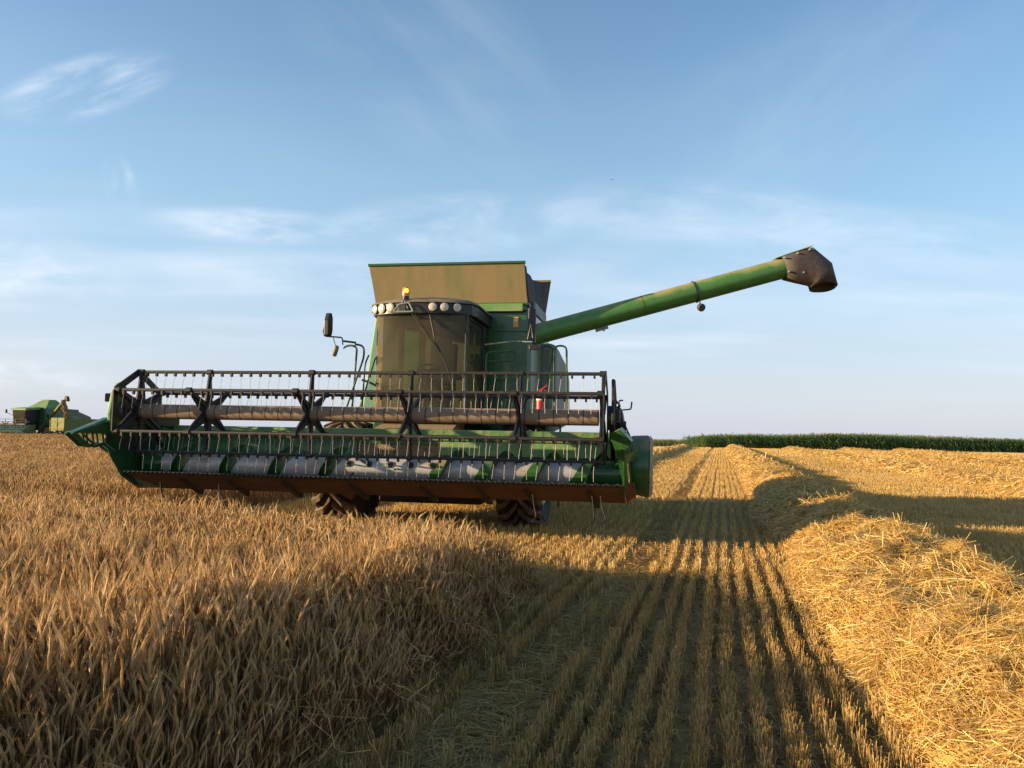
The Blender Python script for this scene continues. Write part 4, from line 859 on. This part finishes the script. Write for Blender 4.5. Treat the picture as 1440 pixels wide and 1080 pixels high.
    wp = MB(); P = [(-.0+.10, 2.02, 3.78), (.42, 2.04, 3.35), (.62, 2.09, 3.08), (.80, 2.2, 2.55)]; wp.tube(P[:3], .010, 6); wp.tube([(.16, 2.02, 3.76), (.66, 2.1, 3.06)], .006, 6); wp.tube([(.44, 2.07, 3.72), (.55, 2.08, 3.25), (.70, 2.13, 2.95), (.86, 2.22, 2.45)], .013, 6); wp.build('wiper', M['black'], cab)
    # mirrors
    ml = MB(); xm, ym, zm = -1.46, 2.15, 3.58; pl = [(-.10, -.21), (.08, -.21), (.12, -.1), (.115, .12), (.06, .22), (-.05, .20), (-.11, .06)]
    ml.hexa([(xm-.03+.02*b, ym+a, zm+b) for a, b in pl], [(xm+.06, ym+a*.9-.02, zm+b*.95) for a, b in pl]); mir = ml.build('mirror', M['blackplastic'], root, bevel=.015)
    ma = MB(); ma.tube(rounded([(xm-.04, ym, zm+.05), (xm-.09, ym, zm-.12), (xm-.06, ym, zm-.21), (xm+.26, ym+.04, zm-.23), (xm+.27, ym+.05, zm-.36)], .035), .013, 8); ma.tube([(xm+.26, ym+.05, zm-.29), (-.98, 2.3, 3.27)], .018, 8); ma.tube([(xm+.10, ym, zm-.22), (xm+.17, ym, zm-.42)], .007, 6); ma.build('mirror_arm', M['black'], mir)
    mm = MB(); mm.box((xm+.165, ym-.01, zm-.475), (.075, .16, .17), (.5, .25, .5)); mm.build('small_mirror', M['chaff'], mir, bevel=.02)
    mr = MB(); xr = 2.13; mr.hexa([(xr-.07, 2.62, 3.30), (xr+.07, 2.66, 3.30), (xr+.075, 2.66, 3.90), (xr+.0, 2.62, 3.94), (xr-.05, 2.62, 3.92)], [(xr-.07, 2.70, 3.30), (xr+.07, 2.74, 3.30), (xr+.075, 2.74, 3.90), (xr+.0, 2.70, 3.94), (xr-.05, 2.70, 3.92)]); mr.box((xr+.05, 2.66, 3.22), (.17, .05, .09)); m2 = mr.build('mirror', M['blackplastic'], root, bevel=.012)
    ma = MB(); ma.tube([(xr-.05, 2.58, 3.36), (xr, 2.58, 3.62), (xr+.04, 2.58, 3.38)], .010, 6); ma.tube([(xr+.03, 2.6, 3.31), (xr-.3, 2.64, 3.33), (1.25, 2.9, 3.3)], .014, 6); ma.build('mirror_arm', M['grey_panel'], m2)
    # platforms and rails
    pt = MB(); pt.box((-1.0, 2.75, 2.02), (.52, 1.3, .07)); pt.box((-1.08, 2.3, 2.07), (.35, .3, .03)); pt.build('platform', M['green_light'], root, bevel=.01)
    p2 = MB(); p2.box((1.98, 2.95, 2.0), (1.35, 1.5, .07)); p2.build('platform', M['green'], root, bevel=.01)
    def rail(pts, r=.019, m_='rail', rd=.09): q = MB(); q.tube(rounded(pts, rd), r, 8); return q.build('handrail', M[m_], root, smooth=True)
    rail([(-1.00, 2.25, 2.05), (-.95, 2.28, 3.20), (-1.14, 2.3, 3.23), (-1.18, 2.3, 3.20)]); rail([(-1.10, 2.2, 2.05), (-.83, 2.32, 3.02), (-.84, 2.32, 3.22), (-1.0, 2.3, 3.24)]); rail([(-.93, 2.4, 2.05), (-.68, 2.5, 3.05), (-.60, 2.5, 3.08)])
    rail([(-.84, 2.32, 2.06), (-.80, 2.3, 2.9), (-.74, 2.32, 3.05)], .016); rail([(-.83, 2.25, 2.60), (-.66, 2.25, 2.55), (-.58, 2.3, 2.50)], .02, 'black')
    rail([(1.32, 2.7, 2.05), (1.32, 2.7, 3.14), (1.86, 2.7, 3.16), (1.66, 2.7, 2.05)], .017); rail([(1.36, 2.7, 2.98), (1.83, 2.7, 2.98)], .012)
    for a, y in ((2.27, 2.9), (2.52, 2.85)):
        rail([(a, y, 2.05), (a, y, 3.27), (a+.22, y, 3.27), (a+.24, y, 2.05)], .018, 'rail', .1)
    rail([(2.30, 3.0, 2.2), (2.46, 2.95, 3.0), (2.50, 2.9, 3.22)], .013, 'rail')
    ld_ = MB()
    for i in range(5): ld_.box((2.45, 2.75-.03*i, 1.85-.32*i), (.42, .16, .035))
    for x in (2.24, 2.66): ld_.tube([(x, 2.75, 1.98), (x, 2.62, .45)], .02, 6)
    ld_.build('ladder', M['black'], root)
    return root
combine()

def extinguisher():
    q = empty('fire_extinguisher', (0, 0, 0)); w = Vector((-2.236, 11.36, 0)); th = radians(-10); lx, ly = 2.36, 2.30
    q.location = (w.x+lx*cos(th)-ly*sin(th), w.y+lx*sin(th)+ly*cos(th), 2.035); q.rotation_euler = (0, 0, th)
    tag(q, 'small red fire extinguisher standing by the green ladder rails of the near harvester', 'fire extinguisher')
    b = MB(); b.lathe([(.06, 0), (.072, .012), (.074, .26), (.066, .31), (.04, .345), (.024, .36), (.024, .385)], Matrix.Identity(4), 24); b.build('cylinder', M['red'], q, smooth=True)
    l = MB(); l.lathe([(.0752, .235), (.0752, .262)], Matrix.Identity(4), 24, cap=False); l.build('label_band', M['white'], q)
    l = MB(); l.lathe([(.0752, .03), (.0752, .06)], Matrix.Identity(4), 24, cap=False); l.build('label_band', M['chaff'], q)
    h = MB(); h.box((0, 0, .40), (.05, .05, .035)); h.hexa([(-.02, -.02, .41), (.02, -.02, .41), (.02, .02, .41), (-.02, .02, .41)], [(.10, -.015, .50), (.125, -.015, .50), (.125, .015, .50), (.10, .015, .50)]); h.box((.05, 0, .405), (.11, .025, .012)); h.build('handle', M['red'], q)
    t = MB(); t.tube(rounded([(-.03, 0, .40), (-.09, -.03, .36), (-.09, -.05, .12)], .05), .011, 6); t.build('hose', M['blackplastic'], q)
extinguisher()

# ------------------------------------------------------------------ the second harvester unloading into a trailer, far left
def far_combine():
    r = empty('combine_harvester', (-60.6, 97.0, 0), radians(-16)); tag(r, 'distant green combine harvester unloading grain into a yellow trailer at far left', 'combine harvester')
    b = MB(); b.hexa([(-1.5, 1.2, 1.4), (1.6, 1.2, 1.4), (1.6, 7.2, 1.6), (-1.5, 7.2, 1.6)], [(-1.55, 1.3, 3.9), (1.6, 1.3, 3.9), (1.6, 6.4, 3.8), (-1.55, 6.4, 3.8)]); b.build('body', M['green_clean'], r, bevel=.05)
    c = MB(); c.hexa([(-1.3, -.6, 1.7), (.6, -.6, 1.7), (.7, 1.2, 1.7), (-1.3, 1.2, 1.7)], [(-1.4, -.8, 3.5), (.7, -.8, 3.5), (.75, 1.2, 3.5), (-1.4, 1.2, 3.5)]); cab = c.build('cab', M['blackplastic'], r, bevel=.03)
    w = MB(); w.hexa([(-1.2, -.63, 1.85), (.5, -.63, 1.85), (.6, -.81, 3.4), (-1.3, -.81, 3.4)], [(-1.2, -.66, 1.85), (.5, -.66, 1.85), (.6, -.84, 3.4), (-1.3, -.84, 3.4)]); w.build('windscreen', M['sideglass'], cab)
    rf = MB(); rf.hexa([(-1.6, -1.0, 3.5), (.9, -1.0, 3.5), (.9, 1.2, 3.6), (-1.6, 1.2, 3.6)], [(-1.5, -.9, 3.72), (.85, -.9, 3.72), (.85, 1.2, 3.95), (-1.5, 1.2, 3.95)]); rf.build('cab_roof', M['green_light'], r, bevel=.04)
    t = MB(); t.hexa([(-1.5, 1.3, 3.85), (1.6, 1.3, 3.85), (1.6, 4.6, 3.85), (-1.5, 4.6, 3.85)], [(-.3, 2.6, 4.95), (.7, 2.6, 4.95), (.7, 3.6, 4.95), (-.3, 3.6, 4.95)]); t.build('grain_tank', M['green_light'], r)
    a = MB(); a.tube([(1.5, 2.0, 2.6), (2.3, 1.8, 3.1), (5.05, 1.0, 5.1)], .2, 16); au = a.build('unloading_auger', M['yellow_dusty'], r, smooth=True)
    s = MB(); s.tube([(4.9, 1.05, 5.15), (5.25, .95, 5.15), (5.4, .9, 4.75)], .22, 14); s.build('spout', M['spout'], au, smooth=True)
    h = MB(); h.prism([(-2.9, .75), (-1.8, .6), (-1.6, 1.6), (-1.75, 1.65)], -5.2, 3.2); hd = h.build('header', M['green_clean'], r)
    for x in (-5.2, 3.2):
        e = MB(); e.prism([(-3.5, .95), (-2.6, .5), (-1.6, .6), (-1.6, 1.7), (-2.6, 1.6)], x-.04, x+.04); e.build('end_sheet', M['green_clean'], hd)
    rl = MB(); rl.tube([(-5, -2.7, 1.75), (3, -2.7, 1.75)], .11, 10); rb = rl.build('reel', M['tube'], r)
    for k in range(6):
        an = pi/2+k*pi/3; q = MB(); q.tube([(-5, -2.7+.6*cos(an), 1.75+.6*sin(an)), (3, -2.7+.6*cos(an), 1.75+.6*sin(an))], .03, 6); q.build('tine_bar', M['bar'], rb)
    for x in (-5, -3.4, -1.8, -.2, 1.4, 3):
        q = MB()
        for k in range(6):
            an = pi/2+k*pi/3; q.tube([(x, -2.7, 1.75), (x, -2.7+.6*cos(an), 1.75+.6*sin(an))], .05, 5)
        q.build('spider', M['black'], rb)
    m = MB(); m.box((-2.6, -.6, 3.35), (.12, .25, .45)); m.tube([(-2.55, -.6, 3.2), (-1.5, -.5, 2.8)], .03, 6); m.build('mirror', M['blackplastic'], r)
    m = MB(); m.box((-.3, 1.0, 1.3), (2.2, 3.0, .6)); m.build('chassis', M['black'], r)
    make_wheel(r, -1.4, 1.6, .9, .7, -1, 14); make_wheel(r, 1.4, 1.6, .9, .7, 1, 14)
    rh = MB(); rh.hexa([(-1.4, 6.4, 1.6), (1.5, 6.4, 1.6), (1.4, 9.2, 1.7), (-1.3, 9.2, 1.7)], [(-1.4, 6.4, 3.6), (1.5, 6.4, 3.6), (1.3, 8.8, 2.9), (-1.2, 8.8, 2.9)]); rh.build('rear_hood', M['green_clean'], r, bevel=.08)
far_combine()
def trailer():
    r = empty('grain_trailer', (-56.1, 96.2, 0), radians(-26)); tag(r, 'yellow grain trailer under the unloading pipe of the distant harvester', 'trailer')
    b = MB(); b.hexa([(-1.25, 0, 1.0), (1.25, 0, 1.0), (1.25, 6.5, 1.0), (-1.25, 6.5, 1.0)], [(-1.4, -.05, 2.55), (1.4, -.05, 2.55), (1.4, 6.6, 2.55), (-1.4, 6.6, 2.55)]); body = b.build('hopper', M['green_dusty'], r)
    f = MB(); f.hexa([(-1.3, -.12, .95), (1.28, -.12, .95), (1.28, -.02, .95), (-1.3, -.02, .95)], [(-1.45, -.15, 2.62), (1.43, -.15, 2.62), (1.43, -.06, 2.62), (-1.45, -.06, 2.62)]); fp = f.build('front_board', M['yellow_dusty'], r)
    for x in (-1.3, 0, 1.3):
        q = MB(); q.box((x*1.03, -.17, 1.8), (.09, .06, 1.6)); q.build('post', M['yellow_dusty'], fp)
    q = MB(); q.box((0, -.18, 1.35), (2.7, .06, .1)); q.box((0, -.18, 2.15), (2.8, .06, .08)); q.build('rib', M['yellow_dusty'], fp)
    g = MB(); g.lathe([(1.3, 0), (.7, .3), (.1, .5)], T(0, 2.0, 2.4), 16); g.build('grain_heap', M['chaff'], r, smooth=True)
    c = MB(); c.box((0, 3.2, .85), (1.0, 6.4, .2)); c.tube([(0, 0, .8), (0, -2.2, .7)], .07, 8); c.build('chassis', M['black'], r)
    for x in (-1.0, 1.0):
        for y in (1.3, 5.2): make_wheel(r, x, y, .55, .4, 1 if x > 0 else -1, 14, .3)
trailer()
def grain():
    q = MB(); p0, p1 = Vector((-55.95, 96.6, 4.75)), Vector((-55.35, 96.9, 2.6))
    for i in range(380):
        f = random.random(); p = p0+(p1-p0)*f+Vector((random.gauss(0, .05+.10*f), random.gauss(0, .05+.1*f), 0)); q.box(p, (.13, .13, .28), (random.random(), random.random(), random.random()*3))
    tag(q.build('falling_grain', M['chaff']), 'stream of golden grain pouring from the pipe into the yellow trailer', 'grain', kind='stuff')
grain()

def bird():
    r = empty('bird', (5.15, 40.6, 15.3)); r.scale = (.5, .5, .5); tag(r, 'tiny dark bird gliding high in the blue sky above the long pipe', 'bird')
    b = MB(); b.tube([(-.02, -.10, 0), (0, -.06, .01), (0, .02, .015), (0, .12, 0), (0, .17, 0)], [.006, .022, .028, .014, .006], 8)
    for s in (-1, 1): b.add([(0, -.05, .012), (0, .05, .012), (s*.13, .02, .05), (s*.12, -.04, .05), (s*.26, .05, .035), (s*.15, .0, .058)], [(0, 1, 2, 3), (3, 2, 4, 5)])
    b.build('body', M['blackplastic'], r, smooth=True)
bird()
